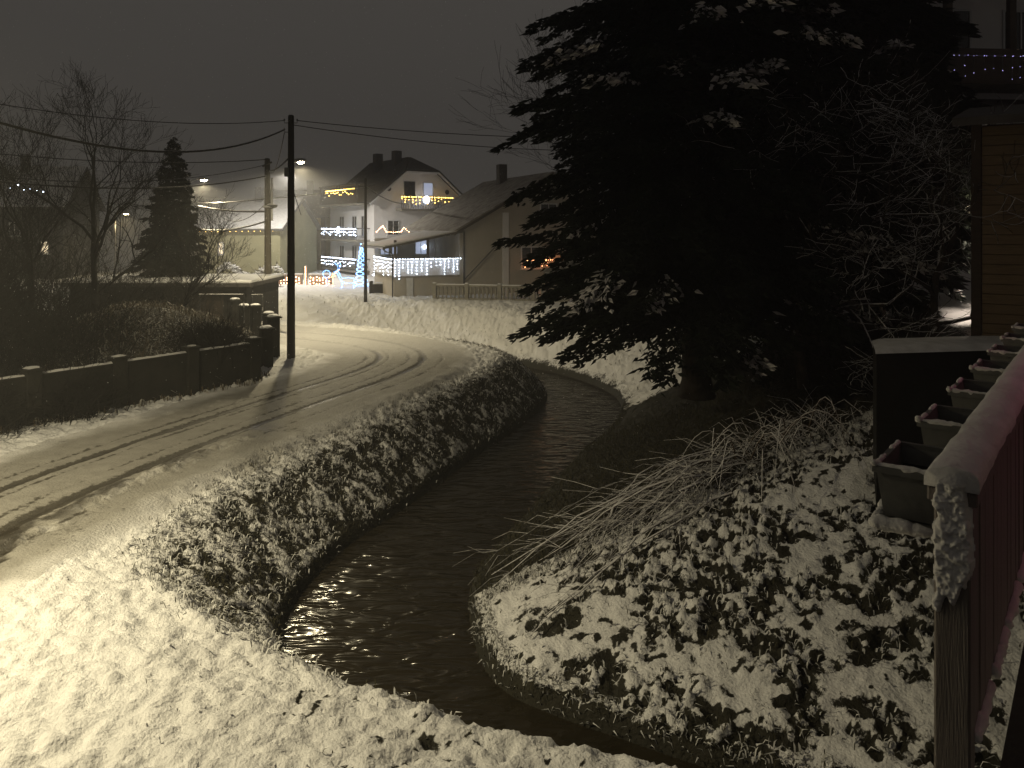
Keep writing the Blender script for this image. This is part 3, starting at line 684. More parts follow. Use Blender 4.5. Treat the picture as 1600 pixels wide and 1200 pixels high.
balcony(B, 2.0, 6.9, -1.1, -.004, 5.75)
for z in (.55, 3.15): balcony(B, -1.25, -.004, .8, 8.6, z)
for (z, mt) in ((.7,'glass'),(3.3,'glass')):
    for y in (1.4, 3.4, 6.2): window(B, y, y+1.1, z+.1, z+1.9, 0, mt, axis='y', mull=1)
MB().box(-1.35,-.003,.6,8.8,6.05,6.2).build('balcony_slab', M['concrete'], B); MB().box(-1.35,-1.25,.6,8.8,6.202,7.0).build('balcony_parapet', M['wood_dark'], B)
MB().box(-1.4,.35,.5,8.9,7.75,7.88).build('balcony_roof', M['roof_dark'], B)
for y in (.66, 4.6, 8.7): MB().box(-1.32,-1.2,y-.06,y+.06,7.002,7.748).build('balcony_post', M['wood_dark'], B)
light_string(BW(2.0,-1.16,0), BZ, icicles(0,4.9,6.75,.15,.6,.36), 'led_yellow', .22, .05, 'amber icicle lights along the gable balcony of the tall house')
light_string(BW(4.3,-1.2,6.55), BZ, [[(.28*math.cos(a)*q,0,.28*math.sin(a)*q) for a in np.linspace(0,6.283,12)] for q in (1,.55,.2)], 'led_white', .07, .05, 'round white star light in the middle of the gable balcony', 'star light', True, 'star_light')
light_string(BW(-1.3,8.4,0), BZ-R(90), icicles(0,7.6,4.05,.2,.6,.42), 'led_white', .22, .05, 'white icicle lights along the middle side balcony of the tall house')
light_string(BW(-1.34,4.4,3.95), BZ-R(90), [[(.25*math.cos(a)*q,0,.25*math.sin(a)*q) for a in np.linspace(0,6.283,12)] for q in (1,.5)], 'led_white', .07, .045, 'round white star light on the middle side balcony', 'star light', True, 'star_light')
light_string(BW(-1.3,8.4,0), BZ-R(90), icicles(0,7.6,1.5,.2,.7,.42), 'led_white', .24, .048, 'white icicle lights along the lowest side balcony of the tall house')
light_string(BW(-1.42,7.0,0), BZ-R(90), icicles(0,6.2,7.4,.15,.5,.4), 'led_yellow', .22, .052, 'amber icicle lights under the top side balcony roof')

# --- yellow house and olive house further down the street
def plain_house(name, o, rz, W, Ld, ev, ap, wall, label, wins, roofmt='roof_dark', snow=None, parts=None):
    h = empty(name, o, rz, label, 'house'); k = (ap-ev)/(Ld/2)
    MB().prism([(0,-1),(Ld,-1),(Ld,ev),(Ld/2,ap-.1),(0,ev)], 0, W, 'x').build('wall', M[wall], h)
    a = slab_roof(h, 'roof', (-.4,-.5,ev-.5*k),(W+.4,-.5,ev-.5*k),(W+.4,Ld/2,ap),(-.4,Ld/2,ap), .15, roofmt, snow)
    slab_roof(h, 'roof', (-.4,Ld/2+.001,ap),(W+.4,Ld/2+.001,ap),(W+.4,Ld+.5,ev-.5*k),(-.4,Ld+.5,ev-.5*k), .15, roofmt)
    MB().bbox(W*.6,W*.6+.6,Ld/2-.9,Ld/2-.3,ap-.8,ap+.9,.02).build('chimney', M['roof_dark'], a)
    for q in wins: window(h, *q)
    return h
C = plain_house('yellow_house', (-23.2,72,0), R(6), 5.6, 8, 5.6, 8.0, 'plaster_yellow', 'yellow plaster house with dark windows left of the tall decorated house',
    [(.6,1.7,1.6,3.2),(2.6,4.4,1.6,3.2),(1.0,2.0,4.0,5.1),(3.2,4.2,4.0,5.1)])
MB().box(.2,5.0,-1.2,-.004,.9,1.05).build('balcony_slab', M['concrete'], C); MB().box(5.2,5.6,-.35,-.004,-.5,5.3).build('corner_pillar', M['wood_dark'], C)
MB().box(.2,5.0,-1.2,-1.1,1.052,1.5).build('balcony_parapet', M['plaster_yellow'], C)
D_ = plain_house('olive_house', (-27.5,62,.2), R(-4), 9, 9, 4.2, 6.6, 'plaster_olive', 'olive plaster house in the haze behind the weathered pole',
    [(1.2,2.2,1.5,2.8,0,'glass'),(3.9,4.35,1.9,2.9,0,'window_warm','x',0)], 'roof_dark', 'crust')
light_string((-27,61.6,3.9), R(-4), [[(0,0,0),(8,0,.1)]], 'led_yellow', .5, .03, 'sparse amber light string under the olive house eave')
E_ = plain_house('dark_house', (-46,58,1.2), R(12), 11, 9, 5, 8.2, 'concrete_dark', 'dark house hidden behind the bare garden trees',
    [(7.2,8.0,2.4,3.5,0,'glass'),(9.4,10,1.0,2.0,0,'window_warm','x',0)], 'roof_dark', 'crust')
light_string((-37.4,57.3,6.9), R(12), [[(0,0,.3),(.5,0,.55),(.9,0,.2)],[(1.3,0,.25),(2.2,0,.05)]], 'led_white', .4, .04, 'few white lights at the dark house roof behind bare branches')

# --- lit fence and light figures in the street
lf = empty('lit_fence', (-15.6,54,0), R(-2), 'low street wall glowing with a dense net of warm white lights', 'fence')
for k_, (x0, x1) in enumerate(((-1.2,.86),(1.35,2.95))):
    MB().box(x0,x1,0,.14,-.5,.95).build('panel', M['concrete'], lf); m = MB()
    for i in range(int((x1-x0)/.22)):
        for j in range(4): m.octa((x0+.1+i*.22+random.uniform(-.03,.03),-.03,.15+j*.2+random.uniform(-.05,.05)), .045)
    m.build('bulbs', M['led_warm'], lf)['kind'] = 'stuff'
    MB().bbox(x0-.03,x1+.03,-.03,.17,.952,1.05,.02).build('snow_strip', M['snow'], lf)
MB().bbox(1.0,1.2,-.03,.17,-.5,1.6,.02).build('gate_post', M['concrete'], lf); bulbs_line([(1.1,-.06,.1),(1.1,-.06,1.5)], .09, .035).build('gate_bulbs', M['led_warm'], lf)['kind'] = 'stuff'
def light_figure(name, loc, sc_, rz, mt, label, paths, r=.028):
    t = empty(name, loc, rz, label, 'light figure', 'glowing yard figures'); m = MB(); b_ = MB()
    for p in paths:
        p = [(x*sc_,y*sc_,z*sc_) for x,y,z in p]; m.tube(p, .012, 4); q = bulbs_line(p, .075, r); b_.add(q.v, q.f)
    m.build('frame', M['metal'], t); b_.build('bulbs', M[mt], t)['kind'] = 'stuff'
    return t
deer = [[(-.45,.12,0),(-.42,.1,.55)],[(-.4,-.12,0),(-.38,-.1,.55)],[(.4,.12,0),(.36,.1,.55)],[(.46,-.12,0),(.38,-.1,.55)],
        [(-.45,0,.6),(-.4,0,.82),(0,0,.86),(.38,0,.82),(.45,0,.62),(.1,0,.5),(-.3,0,.52),(-.45,0,.6)],
        [(.38,0,.8),(.6,0,1.18),(.7,0,1.3),(.92,0,1.2),(.7,0,1.1),(.5,0,.72)],
        [(.66,.05,1.3),(.62,.15,1.62),(.75,.2,1.75)],[(.66,-.05,1.3),(.55,-.15,1.6),(.62,-.2,1.8)],[(-.45,0,.78),(-.55,0,.86)]]
light_figure('reindeer_figure', (-10.9,51,.05), 1.05, R(170), 'led_blue', 'blue glowing reindeer figure standing before the tall house', deer)
light_figure('reindeer_figure', (-8.2,49.3,.3), .8, R(190), 'led_white', 'white glowing reindeer figure beside the bungalow porch', deer)
sp_ = [[(.42*math.cos(a)*(1-.13*a/6.28),.42*math.sin(a)*(1-.13*a/6.28),.1+a*.42) for a in np.linspace(0,6.283*1.2*1,40)]]
tree_l = [[(.5*(1-z/3.4)*math.cos(z*7+o),.5*(1-z/3.4)*math.sin(z*7+o),z) for z in np.linspace(.1,3.1,46)] for o in (0,2.1,4.2)]
light_figure('light_tree', (-10.3,52.5,.05), 1.0, 0, 'led_blue', 'slim blue light spiral tree beside the thin dark pole', tree_l, .034)
light_figure('light_wreath', (-12.7,52.6,.75), 1.0, 0, 'led_blue', 'small blue light wreath above the glowing street wall', [[(.25*math.cos(a),0,.35+.25*math.sin(a)) for a in np.linspace(0,6.283,14)],[(0,0,-.75),(0,0,.1)]], .032)
light_figure('light_comet', (-12.15,52.5,.65), 1.0, 0, 'led_orange', 'small orange comet light beside the blue wreath', [[(-.2,0,.25),(.0,0,.45),(.35,0,.75)],[(-.2,0,.25),(-.1,0,.5),(.1,0,.3),(-.2,0,.25)],[(-.1,0,-.7),(-.1,0,.25)]], .03)
# snow-laden hedge in front of the olive house
def hedge(name, loc, L0, H, D0, label, rz=0, n=900, mt='thicket', snow=True):
    t = empty(name, loc, rz, label, 'hedge'); m = MB(); s_ = MB()
    for i in range(n):
        x = random.uniform(0, L0); h = H*(.75+.25*math.sin(x*2.1)+.1*random.random()); z = random.uniform(0, h); y = random.uniform(-D0, D0)*math.sqrt(max(.1, 1-(z/h)**2))
        d = Vector((random.gauss(0,1),random.gauss(0,1),random.gauss(.4,1))).normalized(); l = random.uniform(.15,.4); q = d.orthogonal().normalized()*random.uniform(.02,.05)
        p = Vector((x,y,z)); m.add([p-q,p+q,p+d*l], [(0,1,2)])
        if snow and z > h*.75: s_.lump((x,y,z), random.uniform(.05,.12), 6, 4, .3, (1.2,1,.6))
    m.build('twigs', M[mt], t)['kind'] = 'stuff'
    if snow and s_.v: s_.build('snow_tufts', M['snow'], t)['kind'] = 'stuff'
    return t
hedge('hedge', (-20.2,52.5,.2), 4.5, 1.6, .6, 'snow laden hedge behind the weathered pole')

# ------------------------------------------------------------------ right side: terrace, railing, planters
RX, RY = .617, .787                      # direction of the railing
RAZ = math.atan2(RY, RX)
E0 = Vector((1.236+.02, 2.18, 0))        # near end of the railing
RZT = 3.6                                 # top of the railing
tr_ = empty('terrace', (0,0,0), 0, 'snowy house terrace floor beside the wooden railing', 'terrace')
fx = lambda t: (E0.x+RX*t, E0.y+RY*t)
poly = [(-4,-5),(9,-5)]+[fx(9.0)]+[(E0.x-.02, E0.y-.12),(-4, E0.y-.12)]
poly = [(-4,-5),(11,-5),(fx(9)[0]+3.5, fx(9)[1]),fx(9.0),(E0.x+.02,E0.y-.10),(-4,E0.y-.10)]
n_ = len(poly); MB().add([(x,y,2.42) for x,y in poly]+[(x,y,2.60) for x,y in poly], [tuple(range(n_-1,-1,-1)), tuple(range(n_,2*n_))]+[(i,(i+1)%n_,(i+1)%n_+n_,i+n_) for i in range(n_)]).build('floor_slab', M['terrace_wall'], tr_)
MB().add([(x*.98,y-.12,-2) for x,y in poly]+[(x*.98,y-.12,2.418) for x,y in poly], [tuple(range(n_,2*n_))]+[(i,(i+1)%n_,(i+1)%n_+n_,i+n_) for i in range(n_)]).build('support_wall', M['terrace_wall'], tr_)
# lumpy snow on the floor (right of the railing)
u = np.arange(0, 4.2, .022); v = np.arange(.10, 1.7, .022); U, Vv = np.meshgrid(u, v)
SX = E0.x+RX*(U-.05)+RY*Vv; SY = E0.y+RY*(U-.05)-RX*Vv
lump = sm((vnoise(SX*11, SY*11, 61)-.30)/.5)*.05+sm((vnoise(SX*5, SY*5, 62)-.35)/.4)*.06+.03*fbm(SX*26, SY*26, 2, 63)
edge_ = sm((Vv-.13-.09*vnoise(U*5, U*0, 64))/.12)
SZ = 2.585+edge_*(.07+lump)+.20*sm((Vv-.32)/.5)
ny_, nx_ = U.shape; ii = np.arange((ny_-1)*nx_).reshape(ny_-1, nx_)[:, :-1].ravel()
link('floor_snow', np_mesh('floor_snow', np.stack([SX,SY,SZ],-1).reshape(-1,3), quads=np.stack([ii+nx_,ii+nx_+1,ii+1,ii],-1)), M['crust'], tr_, smooth=True)

rail = empty('wooden_railing', (E0.x,E0.y,0), RAZ, 'dark boarded terrace railing with snow along its top', 'railing')
RL = 6.6
MB().bbox(-.045,.045,-.045,.045,2.601,RZT-.03,.006).build('end_post', M['board'], rail)
nb = 60; bw = (RL-.05)/nb
bm_ = MB().bbox(0,bw-.006,-.014,.014,2.84,RZT-.075,.003).mesh('board'); bm_.materials.append(M['board'])
for i in range(nb):
    o = link('board', bm_, None, rail, (.05+i*bw, -.028+random.uniform(-.003,.003), random.uniform(-.004,.004)))
MB().bbox(.05,RL,.012,.04,2.95,3.03,.004).build('rear_rail', M['board'], rail)
MB().bbox(.05,RL,.012,.04,3.36,3.44,.004).build('rear_rail', M['board'], rail)
hr = MB().bbox(-.05,RL,-.062,.062,RZT-.07,RZT-.03,.006).build('handrail', M['board'], rail)
# rounded snow cap on the handrail
prof = [(.068*math.cos(math.pi*(1-k/13))*(1 if k not in (0,13) else .97), -.028+.058*max(0.0, math.sin(math.pi*k/13))**.6) for k in range(14)]
sv = []; nS = 220
for i in range(nS+1):
    x = -.06+(RL+.05)*i/nS
    for (a, b_) in prof:
        q = 1+.22*(float(fbm(np.array([x*9.]), np.array([a*40.]), 3, 21)[0])-.5)
        sv.append((x, a*q, RZT+b_*q))
P_ = len(prof); sq = [(i*P_+j,i*P_+j+1,(i+1)*P_+j+1,(i+1)*P_+j) for i in range(nS) for j in range(P_-1)]
link('snow_cap', np_mesh('rail_snow', sv, quads=[q[::-1] for q in sq], tris=[(0,j,j+1) for j in range(1,P_-1)]), M['crust'], hr, smooth=True)
# snow crust plastered on the end of the railing
def snow_ridge(m, pts, r, step=.012, flat=.8, seed=0):
    P = [Vector(p) for p in pts]; out = []; rad = []
    for a, b_ in zip(P[:-1], P[1:]):
        n = max(2, int((b_-a).length/step)); out += [a.lerp(b_, k/n) for k in range(n)]
    out.append(P[-1]); k0 = len(m.v)
    nz = fbm(np.arange(len(out))*.45+seed*13.7, np.zeros(len(out))+seed, 3, 5+seed)
    rad = [r*(.45+1.3*float(v)) for v in nz]; rad[0] *= .5; rad[-1] *= .5
    out = [p+Vector((random.gauss(0,r*.08),random.gauss(0,r*.08),random.gauss(0,r*.12))) for p in out]
    m.tube(out, rad, 8)
    cz = None
    return m
gy, gz = np.meshgrid(np.linspace(-.062,.062,42), np.linspace(-.40,.0,130))
ragged_ = -.27-.16*fbm(gy*28+5, gy*0, 3, 14); mask = sm((gz-ragged_)/.02)*sm((.047-np.abs(gy)+.030*(fbm(gz*24+gy*9, gy*24, 3, 15)-.5))/.012)
cr = .045+mask*(.006+.030*fbm(gy*55, gz*55, 3, 16)+.012*fbm(gy*160, gz*160, 2, 18))-.004*(1-mask)
cv = np.stack([-cr, gy, RZT-.012+gz], -1).reshape(-1,3); ci = np.arange(129*42).reshape(129,42)[:, :-1].ravel()
cq = np.stack([ci,ci+42,ci+43,ci+1],-1); cq = cq[(mask.ravel()[cq] > .02).any(1)]
link('snow_crust', np_mesh('snow_crust', cv, quads=cq), M['crust'], rail, smooth=True)
lc = MB()
for k in range(16): snow_ridge(lc, [(RL*k/16+random.uniform(0,.05), -.046, 2.846),(RL*(k+1)/16-random.uniform(0,.06), -.046, 2.846)], .017, .014, seed=k)
lc.build('lower_snow_crust', M['crust'], rail, smooth=True)
# flower boxes hung on the outer side
ordn = ['first','second','third','fourth','fifth','sixth','seventh']
def planter(i):
    s0 = .30+i*.748; o = Vector((E0.x+RX*s0, E0.y+RY*s0, 3.33)); LX, WY, H = .36, .205, .165
    t = empty('planter_box', o, RAZ, f'dark plastic planter box hung outside the railing, {ordn[i]} from the snow crusted end post', 'planter', 'planter boxes on the railing')
    y0 = .075; m = MB(); th = .008
    def ring(dx, z): return [(dx,y0+dx,z),(LX-dx,y0+dx,z),(LX-dx,y0+WY-dx,z),(dx,y0+WY-dx,z)]
    vs = ring(.025,0)+ring(.004,H)+ring(.004+th,H)+ring(.025+th,.06)
    fs = [(3,2,1,0),(12,13,14,15)]
    for b_ in (0,4,8):
        for k in range(4): j = (k+1)%4; fs.append((b_+k,b_+j,b_+4+j,b_+4+k))
    m.add(vs, fs).build('body', M['planter'], t)
    rm = MB(); a = -.006; q = .014
    rm.box(a,LX-a,y0+a,y0+q,H-.018,H+.006); rm.box(a,LX-a,y0+WY-q,y0+WY-a,H-.018,H+.006); rm.box(a,q,y0+q,y0+WY-q,H-.018,H+.006); rm.box(LX-q,LX-a,y0+q,y0+WY-q,H-.018,H+.006)
    rim = rm.build('rim', M['planter'], t)
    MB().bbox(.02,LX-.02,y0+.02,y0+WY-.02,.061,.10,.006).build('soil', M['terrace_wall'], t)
    sn = MB(); zz = H+.006
    snow_ridge(sn, [(LX*.02,y0+WY-.004,zz),(LX*random.uniform(.3,.6),y0+WY-.004,zz)], .008, seed=i*5+1); snow_ridge(sn, [(LX*.65,y0+WY-.004,zz),(LX*.98,y0+WY-.004,zz)], .008, seed=i*5+2)
    snow_ridge(sn, [(.004,y0+.01,zz),(.004,y0+WY-.004,zz)], .010, seed=i*5+3); snow_ridge(sn, [(LX*.1,y0+.004,zz),(LX*.9,y0+.004,zz)], .007, seed=i*5+4)
    sn.lump((0,y0+WY,zz+.004), random.uniform(.010,.016), 8, 6, .15)
    sn.build('snow_rim', M['crust'], rim, smooth=True)
    br = MB(); br.tube([(.08,.05,.24),(.08,.06,-.012),(.08,y0+WY-.02,-.012)], .007, 6); br.tube([(LX-.08,.05,.24),(LX-.08,.06,-.012),(LX-.08,y0+WY-.02,-.012)], .007, 6)
    br.build('bracket', M['metal'], t)
    tray = MB().bbox(.0,LX,y0+.0,y0+WY,-.035,-.006,.006).build('tray', M['planter'], t)
    ts = MB(); snow_ridge(ts, [(-.004,y0+.02,-.018),(-.004,y0+WY,-.018),(LX*.95,y0+WY+.004,-.018)], .018, seed=i+40)
    ts.build('snow_edge', M['crust'], tray, smooth=True)
for i in range(7): planter(i)
# retaining wall with snowy coping
rw = empty('retaining_wall', (5.6,11.8,0), R(2), 'tall dark concrete retaining wall with snow on its flat top', 'wall')
wp = [(0,0),(5.4,.7),(5.9,1.9),(.52,1.12)]
MB().add([(x,y,-1.2) for x,y in wp]+[(x,y,2.36) for x,y in wp], [(3,2,1,0),(4,5,6,7),(0,1,5,4),(1,2,6,5),(2,3,7,6),(3,0,4,7)]).build('panel', M['terrace_wall'], rw)
sv = []; q_ = []
for i in range(41):
    for j in range(9):
        f, g_ = i/40, j/8; a = Vector((-.04+5.5*f, -.05+.72*f)); b_ = Vector((.5+5.45*f, 1.16+.8*f)); p = a.lerp(b_, g_)
        ed = min(1, g_*6, (1-g_)*6, f*30+.2); sv.append((p.x, p.y, 2.362+.085*math.sqrt(ed)+.02*(float(fbm(np.array([p.x*4]), np.array([p.y*4]), 3, 12)[0])-.5)*ed))
q_ = [(i*9+j, (i+1)*9+j, (i+1)*9+j+1, i*9+j+1) for i in range(40) for j in range(8)]
link('snow_layer', np_mesh('coping_snow', sv, quads=q_), M['crust'], rw, smooth=True)
# wooden shed
sh = empty('wooden_shed', (7.95,13.3,2.3), R(-34), 'brown boarded wooden shed standing on the raised yard', 'shed')
MB().box(.16,5.0,.05,3.5,-.3,3.75).build('core', M['wood_dark'], sh)
np_ = 22; ph = 3.72/np_
for i in range(np_):
    MB().bbox(.16,5.0,-.0+random.uniform(-.004,.004),.048,.02+i*ph,.02+(i+1)*ph-.010,.004).build('plank', M['plank'], sh)
for x in (.0,): MB().bbox(x,.155,-.03,.12,-.3,3.9,.01).build('corner_post', M['wood_dark'], sh)
slab_roof(sh, 'roof', (-.25,-.5,3.85),(5.3,-.5,3.85),(5.3,4.0,4.6),(-.25,4.0,4.6), .14, 'roof_dark')
wl_ = empty('wall_lantern', (10.45,16.4,4.9), 0, 'yard lantern on the rear corner of the wooden shed', 'lantern')
MB().tube([(.02,0,.1),(-.14,0,.12),(-.18,0,.05)], .015, 6).build('bracket', M['metal'], wl_); MB().tube([(-.18,0,.04),(-.18,0,-.12)], [.05,.07], 8).build('lens', M['lens'], wl_)
lamp_light(wl_, (-.18,0,-.2), 1200, (1,.84,.70), 130, blend=.3)
# pink lantern on the house behind the railing
pl = empty('pink_lantern', (3.55,3.25,4.75), 0, 'pink Christmas lantern on a wall bracket above the terrace', 'lantern')
MB().tube([(.5,0,.1),(.1,0,.14),(0,0,.08)], .012, 6).build('bracket', M['metal'], pl); MB().tube([(0,0,.06),(0,0,.0),(0,0,-.14),(0,0,-.16)], [.03,.07,.07,.03], 10).build('lens', M['lens_pink'], pl)
ld = bpy.data.lights.new('lantern_light', 'POINT'); ld.energy = 2.7; ld.color = (1,.16,.42); ld.shadow_soft_size = .08
lo = bpy.data.objects.new('lantern_light', ld); col.objects.link(lo); lo.parent = pl; lo.location = (-.0,0,-.25)
hw = empty('home_wall', (3.95,3.0,2.6), R(-38), 'plastered house wall that carries the pink lantern', 'wall')
MB().box(.1,.35,-3.5,2.6,0,5).build('panel', M['plaster_beige'], hw)

# big house far right with icicle lights
EH = empty('balcony_house', (13.2,24,2.2), R(4), 'dark tall house with violet icicle lights on its upper balcony', 'house')
MB().box(0,11,1.6,10,-.5,10.5).build('wall', M['plaster_white'], EH)
MB().box(-.4,11.4,0,1.598,6.6,6.8).build('balcony_slab', M['concrete'], EH); MB().box(-.4,11.4,-.06,-.002,6.6,7.7).build('balcony_parapet', M['wood_dark'], EH)
slab_roof(EH, 'porch_roof', (-1.4,-1.5,5.4),(11.6,-1.5,5.4),(11.6,1.59,6.4),(-1.4,1.59,6.4), .14, 'roof_dark')
slab_roof(EH, 'roof', (-.6,-.6,10.4),(11.6,-.6,10.4),(11.6,5.6,13.6),(-.6,5.6,13.6), .16, 'roof_dark', 'crust')
for x in (.5,2.6): MB().box(x-.1,x+.1,.0,.2,7.702,10.2).build('balcony_post', M['wood_dark'], EH)
for x in (1.0,3.4): window(EH, x, x+1.3, 7.6, 9.4, 1.598, 'glass')
for x in (1.0,4.0): window(EH, x, x+1.3, 1.2, 2.7, 1.598, 'glass')
light_string(Vector((13.2,24,2.2))+Vector((-.5,-.2,0)), R(4), icicles(0,6,7.45,.1,1.1,.34), 'led_violet', .3, .013, 'violet blue icicle lights hanging on the upper balcony at the tree edge')
light_string((12.3,20.2,5.0), R(30), icicles(0,.9,2.4,.6,1.9,.25), 'led_violet', .28, .018, 'violet lights strung down beside the wooden shed corner')
# pale yard fence seen between the trunks
yf = empty('yard_fence', (8.5,27.5,1.6), R(-4), 'pale yard fence glimpsed between the dark spruce trunks', 'fence')
for i in range(18): MB().bbox(i*.28,i*.28+.2,0,.03,-.4,1.1,.01).build('picket', M['frame_white'], yf)
MB().box(-.1,5.2,.032,.07,.6,.68).build('fence_rail', M['frame_white'], yf)


# ------------------------------------------------------------------ conifers
def spruce_mesh(H, Rb, nwh, nbr, nlet, snowp, lo=.6, seed=1, leafl=(.28,.55), wd=(.030,.055), droop=1.0, prof=None, ragged=(.70,1.12), jit=.12):
    rg = np.random.default_rng(seed); V_ = []; S_ = []
    for wv in range(nwh):
        f = wv/(nwh-1); h = lo+(H-lo)*f**1.08; rr = Rb*(1-f)**.82*(.25+.75*min(1, .45+f*6))+.12
        if prof: rr = float(np.interp(h, *prof))
        for k in range(max(4, int(nbr*(1-.45*f)))):
            az = 2*math.pi*(k/nbr*(1+.45*f))+rg.normal(0,.25)+wv*2.4; L0 = rr*rg.uniform(*ragged); hh = h+rg.normal(0,jit)
            up = rg.uniform(-.05,.25)-.16*(1-f); dr_ = rg.uniform(.05,.10)*droop*(1-.5*f)
            nl = max(8, int(nlet*(L0/Rb)**.8)); s = np.sqrt(rg.uniform(.05,1,nl)); s[0] = 1.0
            r = s*L0; px_ = r*math.cos(az); py_ = r*math.sin(az); pz = hh+up*r-dr_*r*r*4/max(L0,1.)+.14*np.maximum(0, s-.75)*L0
            side = np.where(rg.random(nl) < .5, -1, 1)*rg.uniform(.25,1.2,nl); a2 = az+side
            dz = -rg.uniform(.1,1.0,nl)*(1.15-.5*s)
            d = np.stack([np.cos(a2), np.sin(a2), dz], -1); d /= np.linalg.norm(d, axis=1)[:,None]
            ln = rg.uniform(*leafl, nl)*(.6+.6*(L0/Rb))*(1.15-.4*s); wdt = rg.uniform(*wd, nl)
            lat = rg.normal(0,.11,nl)*L0*(1.08-s)*1.5+rg.normal(0,.05,nl); p = np.stack([px_-math.sin(az)*lat,py_+math.cos(az)*lat,pz-.35*np.abs(lat)+rg.normal(0,.05,nl)],-1); q = np.cross(d, rg.normal(0,1,(nl,3))); q /= np.linalg.norm(q,axis=1)[:,None]
            q2 = np.cross(d, q)
            laden = rg.random() < snowp*(1.0 if h > 5.5 else .35); sn = (laden and True)*(s > .66)*(rg.random(nl) < .5)
            for qq in (q, q2):
                m1 = p+d*(ln*.35)[:,None]; ww = (wdt*np.where(sn,1.5,1))[:,None]
                V_.append(np.stack([p, m1+qq*ww, p+d*ln[:,None], m1-qq*ww], 1)); S_.append(np.repeat(sn.astype(float)*rg.uniform(.5,1,nl), 4))
            # the bough itself
            t = np.linspace(0,1,5); b0 = np.stack([t*L0*math.cos(az), t*L0*math.sin(az), hh+up*t*L0-dr_*(t*L0)**2*4/max(L0,1.)+.14*np.maximum(0,t-.75)*L0],-1)
            for a_, b_ in zip(b0[:-1], b0[1:]):
                V_.append(np.array([[a_+[0,0,.02], a_-[0,0,.02], b_-[0,0,.015], b_+[0,0,.015]]])); S_.append(np.zeros(4))
    V_ = np.concatenate(V_).reshape(-1,3); S_ = np.concatenate(S_)
    return np_mesh('crown', V_, quads=np.arange(len(V_)).reshape(-1,4), attrs={'snow': S_})
def conifer(loc, H, mesh, label, r=.22, rz=0, s=1, group='dark spruces on the right bank', lo=0):
    t = empty('spruce_tree', loc, rz, label, 'spruce tree', group); t.scale = (s,s,s)
    MB().tube([(0,0,-.4),(0,0,.0),(.03,0,H*.35),(0,.02,H*.98)], [r*1.5,r*1.15,r*.8,.02], 10).build('trunk', M['bark_dark'], t, smooth=True)
    link('crown', mesh, M['needle'], t); return t
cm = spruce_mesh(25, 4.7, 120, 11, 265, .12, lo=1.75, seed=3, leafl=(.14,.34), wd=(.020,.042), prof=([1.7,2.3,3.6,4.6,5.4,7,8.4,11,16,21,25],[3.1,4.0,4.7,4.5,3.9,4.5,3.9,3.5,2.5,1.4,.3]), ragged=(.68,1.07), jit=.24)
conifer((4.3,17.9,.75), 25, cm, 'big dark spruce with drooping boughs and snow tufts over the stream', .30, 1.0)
cm2 = spruce_mesh(19, 3.7, 60, 11, 210, .012, lo=1.95, seed=8, wd=(.035,.07))
conifer((7.35,19.2,1.2), 19, cm2, 'tall black spruce with thick bare lower trunk behind the bare tree', .34, .3)
conifer((8.75,18.6,2.2), 19, cm2, 'tall black spruce beside the wooden shed', .32, 2.2, .78)
conifer((5.9,23.6,.2), 19, cm2, 'tall black spruce furthest along the stream behind the big one', .3, 1.1, .95)
conifer((9.3,24.2,2.2), 19, cm2, 'tall black spruce deep behind the other trunks', .3, 5.1, 1.05)
conifer((10.2,21.8,2.3), 19, cm2, 'tall black spruce before the house with violet lights', .3, 4.0, .82)
cm3 = spruce_mesh(7.6, 1.95, 46, 11, 90, .03, lo=.3, seed=5, leafl=(.18,.34), wd=(.025,.05))
conifer((-16.0,36.2,.8), 7.6, cm3, 'slim conical garden spruce above the snowy garage roof', .14, 0, 1, 'garden spruce')

# ------------------------------------------------------------------ bare trees
def grow_tree(H, r0, seed, levels=5, spread=.55, lean=(0,0), first=.25, dens=3, curl=.18, tw=3, up=.25, split=(.55,.8)):
    rg = random.Random(seed); segs = []
    def rec(p, d, L0, r, lv):
        n = 5 if lv < 2 else 4; pts = [p]; q = d.copy()
        for i in range(n):
            q = (q+Vector((rg.gauss(0,curl),rg.gauss(0,curl),rg.gauss(0,curl)+up*.12))).normalized(); pts.append(pts[-1]+q*L0/n)
        rad = [r*(1-.5*i/n) for i in range(n+1)]; segs.append((pts, rad, lv))
        if lv >= levels: return
        nb_ = dens if lv else dens+2
        for k in range(nb_):
            f = first+(1-first)*(k+rg.random()*.8)/nb_ if lv == 0 else .25+.75*(k+rg.random())/nb_
            f = min(f, .99); i = int(f*n); base = pts[i].lerp(pts[i+1], f*n-i)
            ax = q.orthogonal(); ax.rotate(Matrix.Rotation(rg.uniform(0,6.28),3,q)); dd = (q*(1-spread)+ax.normalized()*spread*rg.uniform(.7,1.4)+Vector((0,0,up))).normalized()
            rec(base, dd, L0*rg.uniform(*split), rad[i]*.6, lv+1)
        rec(pts[-1], q, L0*.6, rad[-1]*.85, lv+1)
    rec(Vector((0,0,-.1)), Vector((lean[0],lean[1],1)).normalized(), H*.42, r0, 0)
    return segs
def bare_tree(loc, segs, label, mt='bark', name='bare_tree', cat='bare tree', group=None, rz=0, minr=.004):
    t = empty(name, loc, rz, label, cat, group); a = MB(); b_ = MB()
    for pts, rad, lv in segs:
        (a if lv == 0 else b_).tube(pts, [max(minr, q) for q in rad], 8 if lv == 0 else (5 if lv < 3 else 3), cap=False)
    a.build('trunk', M[mt], t, smooth=True); b_.build('branches', M[mt], t, smooth=True)
    return t
bare_tree((6.15,16.2,1.0), grow_tree(8.0,.13,4,5,.62,(-.12,-.05),.3,3,.2,up=.12), 'bare fruit tree with snow lined branches before the black spruces', minr=.006)
